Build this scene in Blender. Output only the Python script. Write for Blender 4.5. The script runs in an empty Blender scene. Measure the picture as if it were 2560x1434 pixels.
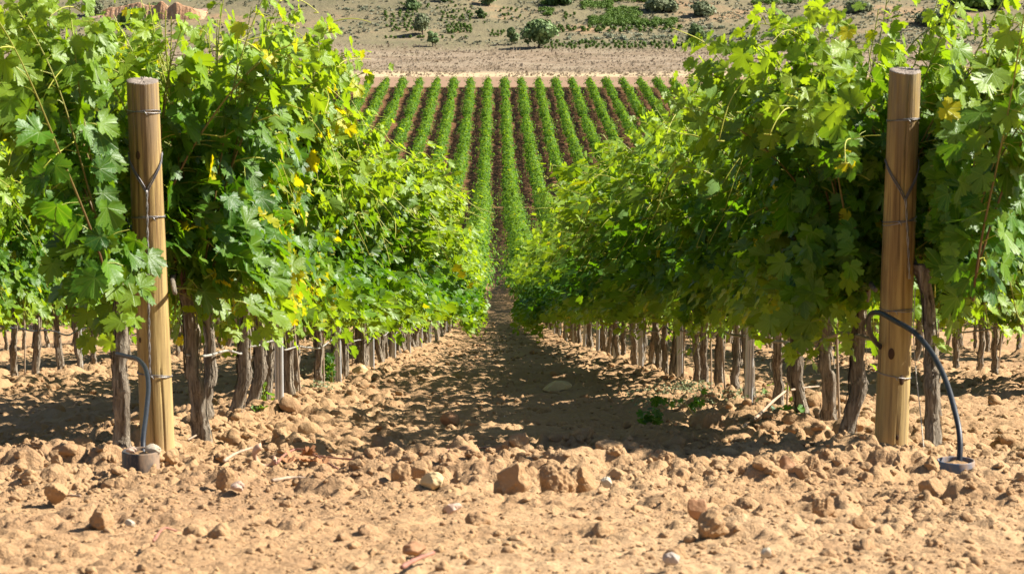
import bpy, math
import numpy as np
from mathutils import Vector, Matrix

rng0 = np.random.default_rng(7)
sc = bpy.context.scene
C = sc.collection
F = 6150.0
CAM = np.array([-0.11, -10.0, 2.176])
PITCH = math.atan(925 / F)
YAW = math.atan(41 / F)

# ------------------------------------------------------------------ terrain
KD = np.array([-80, -10, 0, 20, 40, 61.5, 100, 150, 222, 276, 329, 364, 439, 470, 540, 610, 700, 800, 900, 1100, 1500, 2600.])
KZ = np.array([12.5, 1.076, -.55, -3.80, -7.05, -10.5, -15.9, -21.6, -27.6, -30.5, -31.9, -31.7, -30.0, -29.5, -28.6, -20.2, -8.5, 5, 18, 40, 62, 75.])


def _pchip_slopes(x, y):
    h = np.diff(x); d = np.diff(y) / h
    m = np.zeros_like(y)
    for i in range(1, len(x) - 1):
        if d[i - 1] * d[i] > 0:
            w1 = 2 * h[i] + h[i - 1]; w2 = h[i] + 2 * h[i - 1]
            m[i] = (w1 + w2) / (w1 / d[i - 1] + w2 / d[i])
    m[0] = d[0]; m[-1] = d[-1]
    return m


KM = _pchip_slopes(KD, KZ)


def prof(d):
    d = np.clip(np.asarray(d, float), KD[0], KD[-1])
    i = np.clip(np.searchsorted(KD, d) - 1, 0, len(KD) - 2)
    h = KD[i + 1] - KD[i]; t = (d - KD[i]) / h
    t2, t3 = t * t, t * t * t
    return (2 * t3 - 3 * t2 + 1) * KZ[i] + (t3 - 2 * t2 + t) * h * KM[i] + (-2 * t3 + 3 * t2) * KZ[i + 1] + (t3 - t2) * h * KM[i + 1]


def hash2(ix, iy, seed):
    h = (ix.astype(np.int64) * 374761393 + iy.astype(np.int64) * 668265263 + seed * 974634547) & 0xffffffff
    h = ((h ^ (h >> 13)) * 1274126177) & 0xffffffff
    h = ((h ^ (h >> 16)) * 2246822519) & 0xffffffff
    h = h ^ (h >> 15)
    return (h & 0xffffff) / float(0x1000000)


def vnoise(x, y, seed=0):
    ix = np.floor(x); iy = np.floor(y); fx = x - ix; fy = y - iy
    ix = ix.astype(np.int64); iy = iy.astype(np.int64)
    ux = fx * fx * (3 - 2 * fx); uy = fy * fy * (3 - 2 * fy)
    a = hash2(ix, iy, seed); b = hash2(ix + 1, iy, seed); c = hash2(ix, iy + 1, seed); d = hash2(ix + 1, iy + 1, seed)
    return (a + (b - a) * ux) * (1 - uy) + (c + (d - c) * ux) * uy


def fbm(x, y, seed=0, octv=4):
    s = 0.0; a = 0.5; t = 0
    for k in range(octv):
        s = s + a * (vnoise(x, y, seed + k * 17) - 0.5); t += a
        a *= 0.5; x = x * 2.03 + 13.7; y = y * 2.03 - 7.3
    return s / t * 2


def sstep(a, b, x):
    t = np.clip((x - a) / (b - a), 0, 1)
    return t * t * (3 - 2 * t)


def G(x, y):
    x = np.asarray(x, float); y = np.asarray(y, float)
    d = y + 10
    z = prof(d) + 2.176
    xm = (x - 1.5) - 3.0 * np.round((x - 1.5) / 3.0)
    berm = 0.06 * (np.exp(-(xm / 0.42) ** 2) - 1) * sstep(9.0, 10.5, d) * (1 - sstep(436, 442, d))
    hill = sstep(535, 600, d)
    z = z + berm + hill * (fbm(x / 55., y / 55., 3, 3) * 3.0 + fbm(x / 9., y / 9., 5, 2) * .5)
    z = z + sstep(452, 480, d) * fbm(x / 12., y / 12., 9, 2) * .35
    return z


def bumps(x, y, cell, seed, r0, r1, prob, hf):
    """overlapping rounded clods, as a height"""
    ix0 = np.floor(x / cell).astype(np.int64); iy0 = np.floor(y / cell).astype(np.int64)
    out = np.zeros_like(x)
    for dx in (-1, 0, 1):
        for dy in (-1, 0, 1):
            ix = ix0 + dx; iy = iy0 + dy
            px = (ix + hash2(ix, iy, seed)) * cell; py = (iy + hash2(ix, iy, seed + 1)) * cell
            k = hash2(ix, iy, seed + 2)
            r = cell * (r0 + (r1 - r0) * k * k)
            q = ((x - px) ** 2 + (y - py) ** 2) / (r * r)
            h = r * hf * np.sqrt(np.maximum(0, 1 - q)) * (hash2(ix, iy, seed + 3) < prob)
            out = np.maximum(out, h)
    return out


def soil_detail(x, y):
    d = y + 10
    xm = (x - 1.5) - 3.0 * np.round((x - 1.5) / 3.0)
    near = 1 - sstep(40, 90, d)
    ridge = sstep(7.0, 8.3, d + .5 * fbm(x * .8, y * .8, 61, 2)) * (1 - sstep(10.2, 11.5, d))
    field = sstep(9.5, 11, d) * (.45 + .55 * np.exp(-(xm / .75) ** 2))
    road = 1 - sstep(7.0, 8.3, d)
    patch = np.clip(.55 + 1.3 * fbm(x * 1.1, y * 1.1, 31, 2), .1, 1.2)
    m = np.clip(ridge * 1.0 + field + road * .75 * patch, 0, 1.15)
    wx = x + .02 * fbm(x * 22, y * 22, 71, 2); wy = y + .02 * fbm(x * 22, y * 22, 77, 2)
    wx += .06 * fbm(x * 6, y * 6, 81, 1); wy += .06 * fbm(x * 6, y * 6, 87, 1)
    z = .05 * fbm(x * 1.3, y * 1.3, 11, 3) * np.clip(m + .2, 0, 1)
    z = z + bumps(wx, wy, .20, 21, .22, .62, .55, .62) * m * (.35 + .65 * near)
    z = z + bumps(wx, wy, .075, 22, .25, .72, .75, .62) * np.clip(m + .12, 0, 1) * near
    z = z + .016 * np.abs(fbm(x * 14, y * 14, 41, 3)) * near
    near2 = 1 - sstep(14, 22, d)
    if near2.max() > 0:
        z = z + bumps(wx, wy, .03, 23, .25, .72, .7, .6) * near2 * np.clip(m + .25, 0, 1)
    for xp in (POST_L, POST_R, ): z = z * (1 - .75 * np.exp(-((x - xp) ** 2 + (y + .12) ** 2) / .3 ** 2))
    return z * (1 - sstep(80, 110, d)) - .022


POST_L, POST_R = -1.512, 1.53
# camera rays
FW = np.array([math.sin(YAW) * math.cos(PITCH), math.cos(YAW) * math.cos(PITCH), -math.sin(PITCH)])
RT = np.array([math.cos(YAW), -math.sin(YAW), 0.])
UP = np.cross(RT, FW)


def at(px, py):
    """where a sight line of the photo meets the terrain"""
    v = FW + RT * (px - 1280) / F + UP * (717 - py) / F
    t = np.geomspace(4, 1400, 6000)
    P = CAM[:, None] + v[:, None] * t
    below = P[2] < G(P[0], P[1])
    i = int(np.argmax(below)) if below.any() else len(t) - 1
    a, b = t[max(i - 1, 0)], t[i]
    for _ in range(24):
        m = (a + b) / 2; p = CAM + v * m
        if p[2] < float(G(p[0], p[1])): b = m
        else: a = m
    p = CAM + v * b
    return p


def atd(px, py, d):
    v = FW + RT * (px - 1280) / F + UP * (717 - py) / F
    return CAM + v * (d / v[1])


# ------------------------------------------------------------------ mesh helpers
def mesh_np(name, V, faces, mat=None, smooth=True, uv=None, col=None):
    me = bpy.data.meshes.new(name)
    V = np.ascontiguousarray(V, dtype=np.float32)
    me.vertices.add(len(V)); me.vertices.foreach_set('co', V.ravel())
    faces = [np.asarray(f, dtype=np.int32) for f in faces if len(f)]
    idx = np.concatenate([f.ravel() for f in faces])
    tot = np.concatenate([np.full(len(f), f.shape[1], np.int32) for f in faces])
    start = np.concatenate([[0], np.cumsum(tot)[:-1]]).astype(np.int32)
    me.loops.add(len(idx)); me.loops.foreach_set('vertex_index', idx)
    me.polygons.add(len(tot)); me.polygons.foreach_set('loop_start', start)
    try:
        me.polygons.foreach_set('loop_total', tot)
    except Exception:
        pass
    me.polygons.foreach_set('use_smooth', np.full(len(tot), smooth))
    if uv is not None:
        l = me.uv_layers.new(name='UVMap')
        l.data.foreach_set('uv', np.ascontiguousarray(uv[idx], dtype=np.float32).ravel())
    if col is not None:
        a = me.color_attributes.new('leafcol', 'FLOAT_COLOR', 'POINT')
        a.data.foreach_set('color', np.ascontiguousarray(col, dtype=np.float32).ravel())
    me.update(calc_edges=True)
    if mat is not None:
        me.materials.append(mat)
    return me


def link(name, me, parent=None, loc=None):
    o = bpy.data.objects.new(name, me); C.objects.link(o)
    if parent is not None: o.parent = parent
    if loc is not None: o.location = loc
    return o


def tag(o, label=None, cat=None, group=None, kind=None):
    if label: o['label'] = label
    if cat: o['category'] = cat
    if group: o['group'] = group
    if kind: o['kind'] = kind
    return o


def thing(name, loc, label, cat, group=None, rotz=0):
    o = bpy.data.objects.new(name, None); C.objects.link(o)
    o.location = loc; o.rotation_euler = (0, 0, rotz); o.empty_display_size = .2
    return tag(o, label, cat, group)


class MB:
    def __init__(s): s.V = []; s.Q = []; s.T = []; s.n = 0

    def add(s, V, Q=None, T=None):
        V = np.asarray(V, float)
        if Q is not None and len(Q): s.Q.append(np.asarray(Q) + s.n)
        if T is not None and len(T): s.T.append(np.asarray(T) + s.n)
        s.V.append(V); s.n += len(V)

    def tube(s, P, r, n=6, cap=True, squash=None):
        P = np.asarray(P, float); m = len(P)
        r = np.broadcast_to(np.asarray(r, float), (m,))
        t = np.gradient(P, axis=0); t /= np.linalg.norm(t, axis=1)[:, None] + 1e-9
        ref = np.array([0, 0, 1.]) if abs(t[:, 2]).mean() < .8 else np.array([0, 1., 0])
        a = np.cross(t, ref); a /= np.linalg.norm(a, axis=1)[:, None] + 1e-9
        b = np.cross(t, a)
        th = np.linspace(0, 2 * np.pi, n, endpoint=False)
        ring = P[:, None, :] + r[:, None, None] * (np.cos(th)[None, :, None] * a[:, None, :] + np.sin(th)[None, :, None] * b[:, None, :])
        V = ring.reshape(-1, 3)
        i = np.arange(m - 1)[:, None] * n; j = np.arange(n)[None, :]; k = (j + 1) % n
        Q = np.stack([i + j, i + k, i + n + k, i + n + j], -1).reshape(-1, 4)
        T = None
        if cap:
            V = np.concatenate([V, P[:1], P[-1:]])
            jj = np.arange(n); kk = (jj + 1) % n
            T = np.concatenate([np.stack([np.full(n, m * n), kk, jj], -1), np.stack([np.full(n, m * n + 1), (m - 1) * n + jj, (m - 1) * n + kk], -1)])
        s.add(V, Q, T)

    def mesh(s, name, mat, smooth=True, **k):
        return mesh_np(name, np.concatenate(s.V), [np.concatenate(q) for q in (s.Q, s.T) if q], mat, smooth, **k)


def bez(pts, n):
    """smooth curve through points (Catmull-Rom)"""
    P = np.asarray(pts, float); P = np.concatenate([2 * P[:1] - P[1:2], P, 2 * P[-1:] - P[-2:-1]])
    out = []
    segs = len(P) - 3
    for u in np.linspace(0, segs - 1e-6, n):
        i = int(u); t = u - i
        p0, p1, p2, p3 = P[i:i + 4]
        out.append(.5 * ((2 * p1) + (-p0 + p2) * t + (2 * p0 - 5 * p1 + 4 * p2 - p3) * t * t + (-p0 + 3 * p1 - 3 * p2 + p3) * t ** 3))
    return np.array(out)


# ------------------------------------------------------------------ materials
class NT:
    def __init__(s, name):
        s.m = bpy.data.materials.new(name); s.m.use_nodes = True
        s.t = s.m.node_tree; s.t.nodes.clear()
        s.out = s.t.nodes.new('ShaderNodeOutputMaterial')

    def n(s, typ, **kw):
        nd = s.t.nodes.new(typ)
        for k, v in kw.items():
            if k.startswith('i_'):
                nd.inputs[int(k[2:]) if k[2:].isdigit() else k[2:].replace('_', ' ')].default_value = v
            else:
                setattr(nd, k, v)
        return nd

    def l(s, a, b): s.t.links.new(a, b)

    def val(s, sock, v):
        if hasattr(v, 'is_linked') or isinstance(v, bpy.types.NodeSocket): s.l(v, sock)
        else: sock.default_value = v

    def math(s, op, a, b=0.0, c=None, clamp=False):
        nd = s.n('ShaderNodeMath', operation=op, use_clamp=clamp)
        s.val(nd.inputs[0], a); s.val(nd.inputs[1], b)
        if c is not None: s.val(nd.inputs[2], c)
        return nd.outputs[0]

    def mix(s, f, a, b, blend='MIX'):
        nd = s.n('ShaderNodeMix', data_type='RGBA', blend_type=blend)
        s.val(nd.inputs[0], f)
        for k, v in ((6, a), (7, b)):
            if isinstance(v, tuple): v = (*v, 1) if len(v) == 3 else v
            s.val(nd.inputs[k], v)
        return nd.outputs[2]

    def noise(s, scale, detail=4, rough=.55, vec=None, dist=0):
        nd = s.n('ShaderNodeTexNoise')
        nd.inputs['Scale'].default_value = scale; nd.inputs['Detail'].default_value = detail
        nd.inputs['Roughness'].default_value = rough; nd.inputs['Distortion'].default_value = dist
        if vec is not None: s.l(vec, nd.inputs['Vector'])
        return nd.outputs[0]

    def ramp(s, fac, stops):
        nd = s.n('ShaderNodeValToRGB')
        e = nd.color_ramp.elements
        while len(e) < len(stops): e.new(.5)
        for q, (p, c) in zip(e, stops):
            q.position = p; q.color = (*c, 1) if len(c) == 3 else c
        s.l(fac, nd.inputs[0])
        return nd.outputs[0]

    def map(s, v, a, b, c=0., d=1.):
        nd = s.n('ShaderNodeMapRange', clamp=True)
        s.val(nd.inputs[0], v)
        for k, q in zip((1, 2, 3, 4), (a, b, c, d)): nd.inputs[k].default_value = q
        return nd.outputs[0]

    def coord(s, scale=None, which='Object'):
        tc = s.n('ShaderNodeTexCoord').outputs[which]
        if scale is None: return tc
        mp = s.n('ShaderNodeMapping'); mp.inputs['Scale'].default_value = scale
        s.l(tc, mp.inputs['Vector'])
        return mp.outputs[0]

    def bump(s, h, strength, dist):
        b = s.n('ShaderNodeBump'); b.inputs['Strength'].default_value = strength; b.inputs['Distance'].default_value = dist
        s.l(h, b.inputs['Height'])
        return b.outputs[0]

    def principled(s, color, rough=.7, spec=.3, normal=None, metal=0.):
        p = s.n('ShaderNodeBsdfPrincipled')
        if isinstance(color, tuple): color = (*color, 1)
        s.val(p.inputs['Base Color'], color); s.val(p.inputs['Roughness'], rough)
        p.inputs['Specular IOR Level'].default_value = spec; s.val(p.inputs['Metallic'], metal)
        if normal is not None: s.l(normal, p.inputs['Normal'])
        return p.outputs[0]

    def done(s, shader):
        s.l(shader, s.out.inputs['Surface']); return s.m


def leaf_material(name, veins, mature0, mature1, young, yellow, under, trans=.40, tmul=(2.1, 1.9, .5), rough=.44, spec=.36):
    t = NT(name)
    at_ = t.n('ShaderNodeAttribute', attribute_name='leafcol')
    sp = t.n('ShaderNodeSeparateColor'); t.l(at_.outputs['Color'], sp.inputs[0])
    age, rnd, yel = sp.outputs[0], sp.outputs[1], sp.outputs[2]
    c = t.mix(rnd, mature0, mature1)
    c = t.mix(age, c, young)
    c = t.mix(yel, c, yellow)
    nrm = None
    vein = None
    if veins:
        uv = t.n('ShaderNodeUVMap'); uv.uv_map = 'UVMap'
        sx = t.n('ShaderNodeSeparateXYZ'); t.l(uv.outputs[0], sx.inputs[0])
        ax = t.math('ABSOLUTE', sx.outputs[0])
        ang = t.math('ARCTAN2', ax, sx.outputs[1])
        r = t.math('POWER', t.math('ADD', t.math('MULTIPLY', ax, ax), t.math('MULTIPLY', sx.outputs[1], sx.outputs[1])), .5)
        d = None
        for a0 in (0., .62, 1.45):
            q = t.math('ABSOLUTE', t.math('SUBTRACT', ang, a0))
            d = q if d is None else t.math('MINIMUM', d, q)
        w = t.math('MULTIPLY', d, r)
        vein = t.map(w, .006, .022, 1., 0.)
        c = t.mix(t.math('MULTIPLY', vein, .4), c, (.20, .30, .05))
        blister = t.noise(9, 3, .5, uv.outputs[0])
        hgt = t.math('ADD', t.math('MULTIPLY', blister, .6), t.math('MULTIPLY', vein, -.5))
        nrm = t.bump(hgt, .3, .012)
        c = t.mix(t.map(t.noise(5, 4, .6, uv.outputs[0]), .35, .7, 0, .35), c, t.mix(.35, c, (.22, .30, .02)))
    geo = t.n('ShaderNodeNewGeometry')
    c2 = t.mix(t.math('MULTIPLY', geo.outputs['Backfacing'], .42), c, under)
    ro = t.math('ADD', rough, t.math('MULTIPLY', geo.outputs['Backfacing'], .3))
    p = t.principled(c2, ro, spec, nrm)
    tr = t.n('ShaderNodeBsdfTranslucent')
    tc = t.mix(1., c, tmul, 'MULTIPLY')
    t.l(tc, tr.inputs[0])
    mx = t.n('ShaderNodeMixShader'); mx.inputs[0].default_value = trans
    t.l(p, mx.inputs[1]); t.l(tr.outputs[0], mx.inputs[2])
    return t.done(mx.outputs[0])


LEAFCOL = dict(mature0=(.012, .072, .003), mature1=(.066, .188, .007), young=(.235, .345, .024), yellow=(.55, .47, .012), under=(.075, .175, .028))
M_LEAF = leaf_material('vine_leaf', True, **LEAFCOL)
M_LEAFM = leaf_material('vine_leaf_plain', False, **LEAFCOL)
M_LEAFFAR = leaf_material('vine_leaf_distant', False, (.026, .098, .008), (.125, .25, .026), (.24, .35, .03), (.4, .35, .02), (.12, .18, .06), rough=.6, spec=.2)


def cane_mat():
    t = NT('cane'); at_ = t.n('ShaderNodeAttribute', attribute_name='leafcol')
    sp = t.n('ShaderNodeSeparateColor'); t.l(at_.outputs['Color'], sp.inputs[0])
    c = t.mix(sp.outputs[0], (.13, .055, .022), (.34, .38, .04))
    return t.done(t.principled(c, .5, .4))


M_CANE = cane_mat()


def tendril_mat():
    t = NT('tendril')
    return t.done(t.principled((.42, .42, .05), .5, .4))


M_TENDRIL = tendril_mat()


def bark_mat():
    t = NT('vine_bark'); co = t.coord((14, 14, 1.6)); co2 = t.coord()
    n1 = t.noise(5, 6, .65, co, .6); n2 = t.noise(3, 3, .5, co2)
    c = t.ramp(n1, [(.33, (.055, .040, .024)), (.44, (.19, .15, .105)), (.57, (.33, .275, .20)), (.74, (.48, .415, .32))])
    c = t.mix(t.map(n2, .4, .65, 0, .45), c, (.20, .165, .13))
    return t.done(t.principled(c, .85, .15, t.bump(n1, 1.0, .02)))


M_BARK = bark_mat()


def soil_mat():
    t = NT('soil'); co = t.coord()
    xyz = t.n('ShaderNodeSeparateXYZ'); t.l(co, xyz.inputs[0])
    y = xyz.outputs[1]; x = xyz.outputs[0]
    big = t.noise(.7, 4, .55, co); mid = t.noise(6, 5, .6, co); fine = t.noise(60, 4, .6, co)
    c = t.ramp(big, [(.3, (.325, .200, .104)), (.5, (.39, .242, .120)), (.72, (.46, .305, .163))])
    c = t.mix(t.map(mid, .35, .68, 0, .55), c, (.335, .195, .10))
    c = t.mix(t.map(fine, .55, .72, 0, .35), c, (.55, .40, .24))
    c = t.mix(t.map(fine, .28, .40, .35, 0), c, (.25, .14, .07))
    # the redder valley field, darkened from mid slope on to deepen shade between rows
    wob = t.math('ADD', y, t.math('MULTIPLY', t.noise(.02, 3, .5, co), 18.))
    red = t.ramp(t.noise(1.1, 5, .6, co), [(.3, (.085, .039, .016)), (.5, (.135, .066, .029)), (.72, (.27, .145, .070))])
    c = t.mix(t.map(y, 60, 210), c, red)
    # grass verge, dry meadow
    mead = t.noise(.06, 5, .62, t.coord((1, 2.6, 1))); mead2 = t.noise(.5, 5, .65, t.coord((1, .5, 1)))
    dry = t.ramp(mead, [(.30, (.165, .13, .075)), (.45, (.225, .165, .105)), (.58, (.28, .22, .15)), (.74, (.26, .215, .125))])
    dry = t.mix(t.map(mead2, .35, .65, 0, .5), dry, (.20, .145, .095))
    c = t.mix(t.map(y, 428.5, 430), c, (.27, .172, .108))
    edge = t.math('ADD', y, t.math('MULTIPLY', t.noise(.15, 3, .6, co), 5.))
    c = t.mix(t.map(edge, 452, 455), c, (.44, .34, .20))
    c = t.mix(t.map(edge, 462, 469), c, dry)
    # hillside
    h1 = t.noise(.035, 5, .6, t.coord((1, 1.3, 1))); h2 = t.noise(.45, 5, .65, co)
    hc = t.ramp(h1, [(.28, (.105, .102, .050)), (.43, (.160, .140, .076)), (.57, (.20, .165, .092)), (.70, (.33, .205, .11))])
    hc = t.mix(t.map(h2, .45, .68, 0, .6), hc, (.15, .125, .08))
    c = t.mix(t.map(wob, 528, 548), c, hc)
    far = t.map(y, 100, 400, .012, 0)
    nh = t.math('ADD', t.noise(90, 5, .65, co), t.math('MULTIPLY', t.noise(28, 4, .6, co), 1.6))
    nb = t.bump(nh, .8, .012)
    mb = t.n('ShaderNodeBump'); mb.inputs['Distance'].default_value = .5
    t.l(t.map(y, 430, 460, 0, .8), mb.inputs['Strength']); t.l(mead2, mb.inputs['Height']); t.l(nb, mb.inputs['Normal'])
    return t.done(t.principled(c, .95, .08, mb.outputs[0]))


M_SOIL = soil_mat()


def clod_mat():
    t = NT('clod'); co = t.coord()
    mid = t.noise(7, 5, .6, co); fine = t.noise(70, 4, .6, co)
    c = t.ramp(t.noise(1.6, 3, .5, co), [(.3, (.325, .198, .102)), (.55, (.385, .240, .118)), (.75, (.45, .298, .160))])
    c = t.mix(t.map(mid, .4, .68, 0, .55), c, (.325, .19, .097))
    c = t.mix(t.map(fine, .55, .72, 0, .35), c, (.55, .40, .24))
    return t.done(t.principled(c, .95, .08, t.bump(t.noise(55, 5, .65, co), .9, .012)))


M_CLOD = clod_mat()


def stone_mat(name, a, b):
    t = NT(name); co = t.coord()
    n1 = t.noise(14, 5, .6, co); n2 = t.noise(70, 4, .6, co)
    c = t.mix(t.map(n1, .35, .65), a, b)
    c = t.mix(t.map(n2, .55, .7, 0, .4), c, (.40, .25, .12))
    return t.done(t.principled(c, .85, .2, t.bump(n2, .6, .006)))


M_STONE_W = stone_mat('white_stone', (.40, .33, .23), (.50, .43, .32))
M_STONE_Y = stone_mat('yellow_stone', (.50, .36, .17), (.58, .44, .24))
M_STONE_R = stone_mat('red_stone', (.30, .155, .075), (.38, .21, .11))
M_STONE_G = stone_mat('grey_stone', (.36, .29, .23), (.45, .37, .30))
M_STONE_P = stone_mat('pink_stone', (.42, .28, .20), (.50, .36, .27))


def wood_mat():
    t = NT('post_wood'); co = t.coord((1, 1, .05)); co2 = t.coord((1, 1, .5))
    n1 = t.noise(38, 6, .6, co, .4); n2 = t.noise(5, 4, .6, co2); n3 = t.noise(130, 3, .5, co)
    c = t.ramp(n1, [(.30, (.10, .058, .022)), (.43, (.27, .175, .060)), (.56, (.41, .285, .100)), (.78, (.52, .395, .165))])
    c = t.mix(t.map(n2, .42, .68, 0, .6), c, (.27, .155, .055))
    st = t.noise(75, 3, .5, t.coord((1, 1, .012)))
    c = t.mix(t.map(st, .57, .63, 0, .75), c, (.085, .05, .022))
    st2 = t.noise(16, 5, .65, t.coord((1, 1, .16)))
    c = t.mix(t.map(st2, .52, .66, 0, .6), c, (.17, .105, .045))
    xyz = t.n('ShaderNodeSeparateXYZ'); t.l(t.coord(), xyz.inputs[0])
    c = t.mix(t.math('MULTIPLY', t.map(xyz.outputs[2], 1.15, 1.55, 0, .7), t.map(st2, .4, .55)), c, (.22, .17, .115))
    c = t.mix(t.map(xyz.outputs[2], .75, .05, 0, .35), c, (.52, .40, .19))
    c = t.mix(t.map(xyz.outputs[2], .12, .0, 0, .5), c, (.46, .29, .14))
    return t.done(t.principled(c, .68, .3, t.bump(t.math('ADD', n1, t.math('MULTIPLY', n3, .5)), .5, .006)))


M_WOOD = wood_mat()


def end_grain():
    t = NT('end_grain'); co = t.coord()
    n1 = t.noise(30, 5, .6, co)
    c = t.ramp(n1, [(.3, (.16, .125, .10)), (.6, (.30, .25, .20)), (.8, (.40, .34, .28))])
    return t.done(t.principled(c, .85, .2, t.bump(t.noise(80, 4, .6, co), .7, .006)))


M_ENDGRAIN = end_grain()


def simple(name, col, rough=.6, spec=.3, metal=0., var=.25, scale=20):
    t = NT(name); co = t.coord()
    n1 = t.noise(scale, 5, .6, co)
    dark = tuple(v * (1 - var) for v in col); lite = tuple(min(1, v * (1 + var)) for v in col)
    c = t.mix(t.map(n1, .35, .65), dark, lite)
    return t.done(t.principled(c, rough, spec, t.bump(n1, .2, .004), metal))


M_KNOT = simple('knot', (.06, .032, .016), .7, .2)
M_WIRE = simple('galvanised_wire', (.30, .28, .26), .5, .5, .6)
M_WIREDK = simple('weathered_wire', (.16, .15, .15), .5, .5, .5)
M_STAKE = simple('galvanised_stake', (.52, .52, .50), .45, .5, .45, .15, 9)
M_BAMBOO = simple('training_stake', (.36, .27, .18), .7, .25)
M_HOSE = simple('black_hose', (.012, .014, .018), .5, .5, 0, .3, 40)
M_DRIP = simple('drip_tube', (.27, .235, .17), .6, .3, 0, .3, 14)
M_DRIPW = simple('pale_drip_tube', (.31, .29, .25), .5, .4, 0, .3, 14)
M_TWINE = simple('twine', (.50, .44, .34), .8, .2)


def collar_mat(name, base, dust):
    t = NT(name); co = t.coord((1, 1, .35))
    n1 = t.noise(22, 6, .65, co)
    c = t.mix(t.map(n1, .45, .62, 0, .8), base, dust)
    return t.done(t.principled(c, t.map(n1, .45, .62, .45, .9), .35))


M_COLLAR = collar_mat('collar_plastic', (.028, .030, .032), (.30, .20, .12))
M_COLLARB = collar_mat('collar_blue', (.07, .10, .15), (.33, .22, .13))
M_DRYCANE = simple('dry_cane', (.36, .255, .17), .7, .25)
M_REDCANE = simple('red_cane', (.30, .13, .085), .55, .35)
M_DEADLEAF = simple('dead_leaf', (.40, .19, .085), .8, .15)
M_CLAYFLAKE = simple('clay_flake', (.50, .31, .20), .9, .1)


def plant_mat(name, a, b, trans=.2):
    t = NT(name)
    at_ = t.n('ShaderNodeAttribute', attribute_name='leafcol')
    sp = t.n('ShaderNodeSeparateColor'); t.l(at_.outputs['Color'], sp.inputs[0])
    c = t.mix(sp.outputs[1], a, b)
    oi = t.n('ShaderNodeObjectInfo')
    c = t.mix(t.math('MULTIPLY', oi.outputs['Random'], .35), c, t.mix(.5, c, (.16, .15, .06)))
    p = t.principled(c, .65, .25)
    tr = t.n('ShaderNodeBsdfTranslucent'); t.l(c, tr.inputs[0])
    mx = t.n('ShaderNodeMixShader'); mx.inputs[0].default_value = trans
    t.l(p, mx.inputs[1]); t.l(tr.outputs[0], mx.inputs[2])
    return t.done(mx.outputs[0])


M_TREE = plant_mat('oak_leaf', (.095, .165, .050), (.22, .30, .11))
M_TREEG = plant_mat('greygreen_leaf', (.13, .165, .075), (.24, .27, .14))
M_CONIF = plant_mat('conifer_leaf', (.04, .085, .022), (.085, .14, .035))
M_SHRUB = plant_mat('shrub_leaf', (.060, .125, .010), (.13, .215, .022))
M_SAGE = plant_mat('sage_leaf', (.20, .225, .135), (.31, .33, .215))
M_GRASS = plant_mat('dry_grass', (.28, .21, .135), (.44, .36, .26), .5)
M_SCRUB = plant_mat('scrub', (.12, .125, .07), (.21, .20, .125))
M_WEED = plant_mat('weed', (.16, .20, .08), (.30, .33, .18), .3)
M_TRUNKFAR = simple('tree_bark', (.11, .08, .055), .9, .1)

# ------------------------------------------------------------------ leaves
HALF = np.array([(0, 1.0), (.09, .84), (.155, .86), (.175, .73), (.25, .70), (.17, .50), (.30, .60), (.36, .70), (.42, .60), (.54, .66), (.53, .51), (.63, .44),
                 (.52, .35), (.53, .26), (.40, .19), (.50, .13), (.62, .06), (.53, -.03), (.55, -.14), (.43, -.15), (.38, -.26), (.26, -.21), (.13, -.27), (.025, -.06)])


def leaf_template(seed):
    r = np.random.default_rng(seed)
    H = HALF.copy(); k = len(H)
    L = H[1:].copy(); L[:, 0] *= -1
    jit = r.normal(0, .018, (k, 2)); H += jit; H[0, 0] = 0
    L += r.normal(0, .018, L.shape)
    xy = np.concatenate([[(0, 0), (0, .45)], H, L])
    nH = 2; nL = 2 + k - 1
    hi = [nH + i for i in range(k)]; li = [nH] + [nL + i for i in range(1, k)]
    T = []
    for idx, s in ((hi, 1), (li, -1)):
        for i in range(5): T.append((1, idx[i], idx[i + 1]) if s < 0 else (1, idx[i + 1], idx[i]))
        T.append((0, 1, idx[5]) if s < 0 else (0, idx[5], 1))
        for i in range(5, k - 1): T.append((0, idx[i], idx[i + 1]) if s < 0 else (0, idx[i + 1], idx[i]))
    x, y = xy[:, 0], xy[:, 1]
    rr = np.hypot(x, y); an = np.arctan2(x, y)
    fold = r.uniform(-.12, .42); droop = r.uniform(.05, .5); wav = r.uniform(.04, .11); ph = r.uniform(0, 6.3); tw = r.uniform(-.25, .25)
    z = fold * np.abs(x) - droop * (y * np.abs(y)) * .5 - .30 * x * x * r.uniform(-.5, 1.2) + wav * rr * np.sin(an * 5 + ph) + tw * x * y
    return np.column_stack([x, y, z]), np.array(T)


def leaf_mid(seed):
    r = np.random.default_rng(seed + 500)
    xy = np.array([(0, .1), (0, 1.0), (.2, .62), (.58, .62), (.45, .22), (.6, .02), (.2, -.27), (0, -.08), (-.2, -.27), (-.6, .02), (-.45, .22), (-.58, .62), (-.2, .62)])
    xy[1:] += r.normal(0, .03, (12, 2))
    x, y = xy[:, 0], xy[:, 1]
    z = r.uniform(-.1, .4) * np.abs(x) - r.uniform(.05, .5) * y * np.abs(y) * .5 + r.uniform(-.25, .25) * x * y
    T = [(0, i + 1 if i < 12 else 1, i) for i in range(1, 13)]
    return np.column_stack([x, y, z]), np.array(T)


def leaf_far(seed):
    r = np.random.default_rng(seed + 900)
    xy = np.array([(0, 1.), (.58, .4), (.35, -.25), (-.35, -.25), (-.58, .4)]) + r.normal(0, .06, (5, 2))
    x, y = xy[:, 0], xy[:, 1]
    z = r.uniform(-.1, .35) * np.abs(x) + r.uniform(-.3, .3) * x * y
    return np.column_stack([x, y, z]), np.array([(0, 2, 1), (0, 3, 2), (0, 4, 3)])


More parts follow.
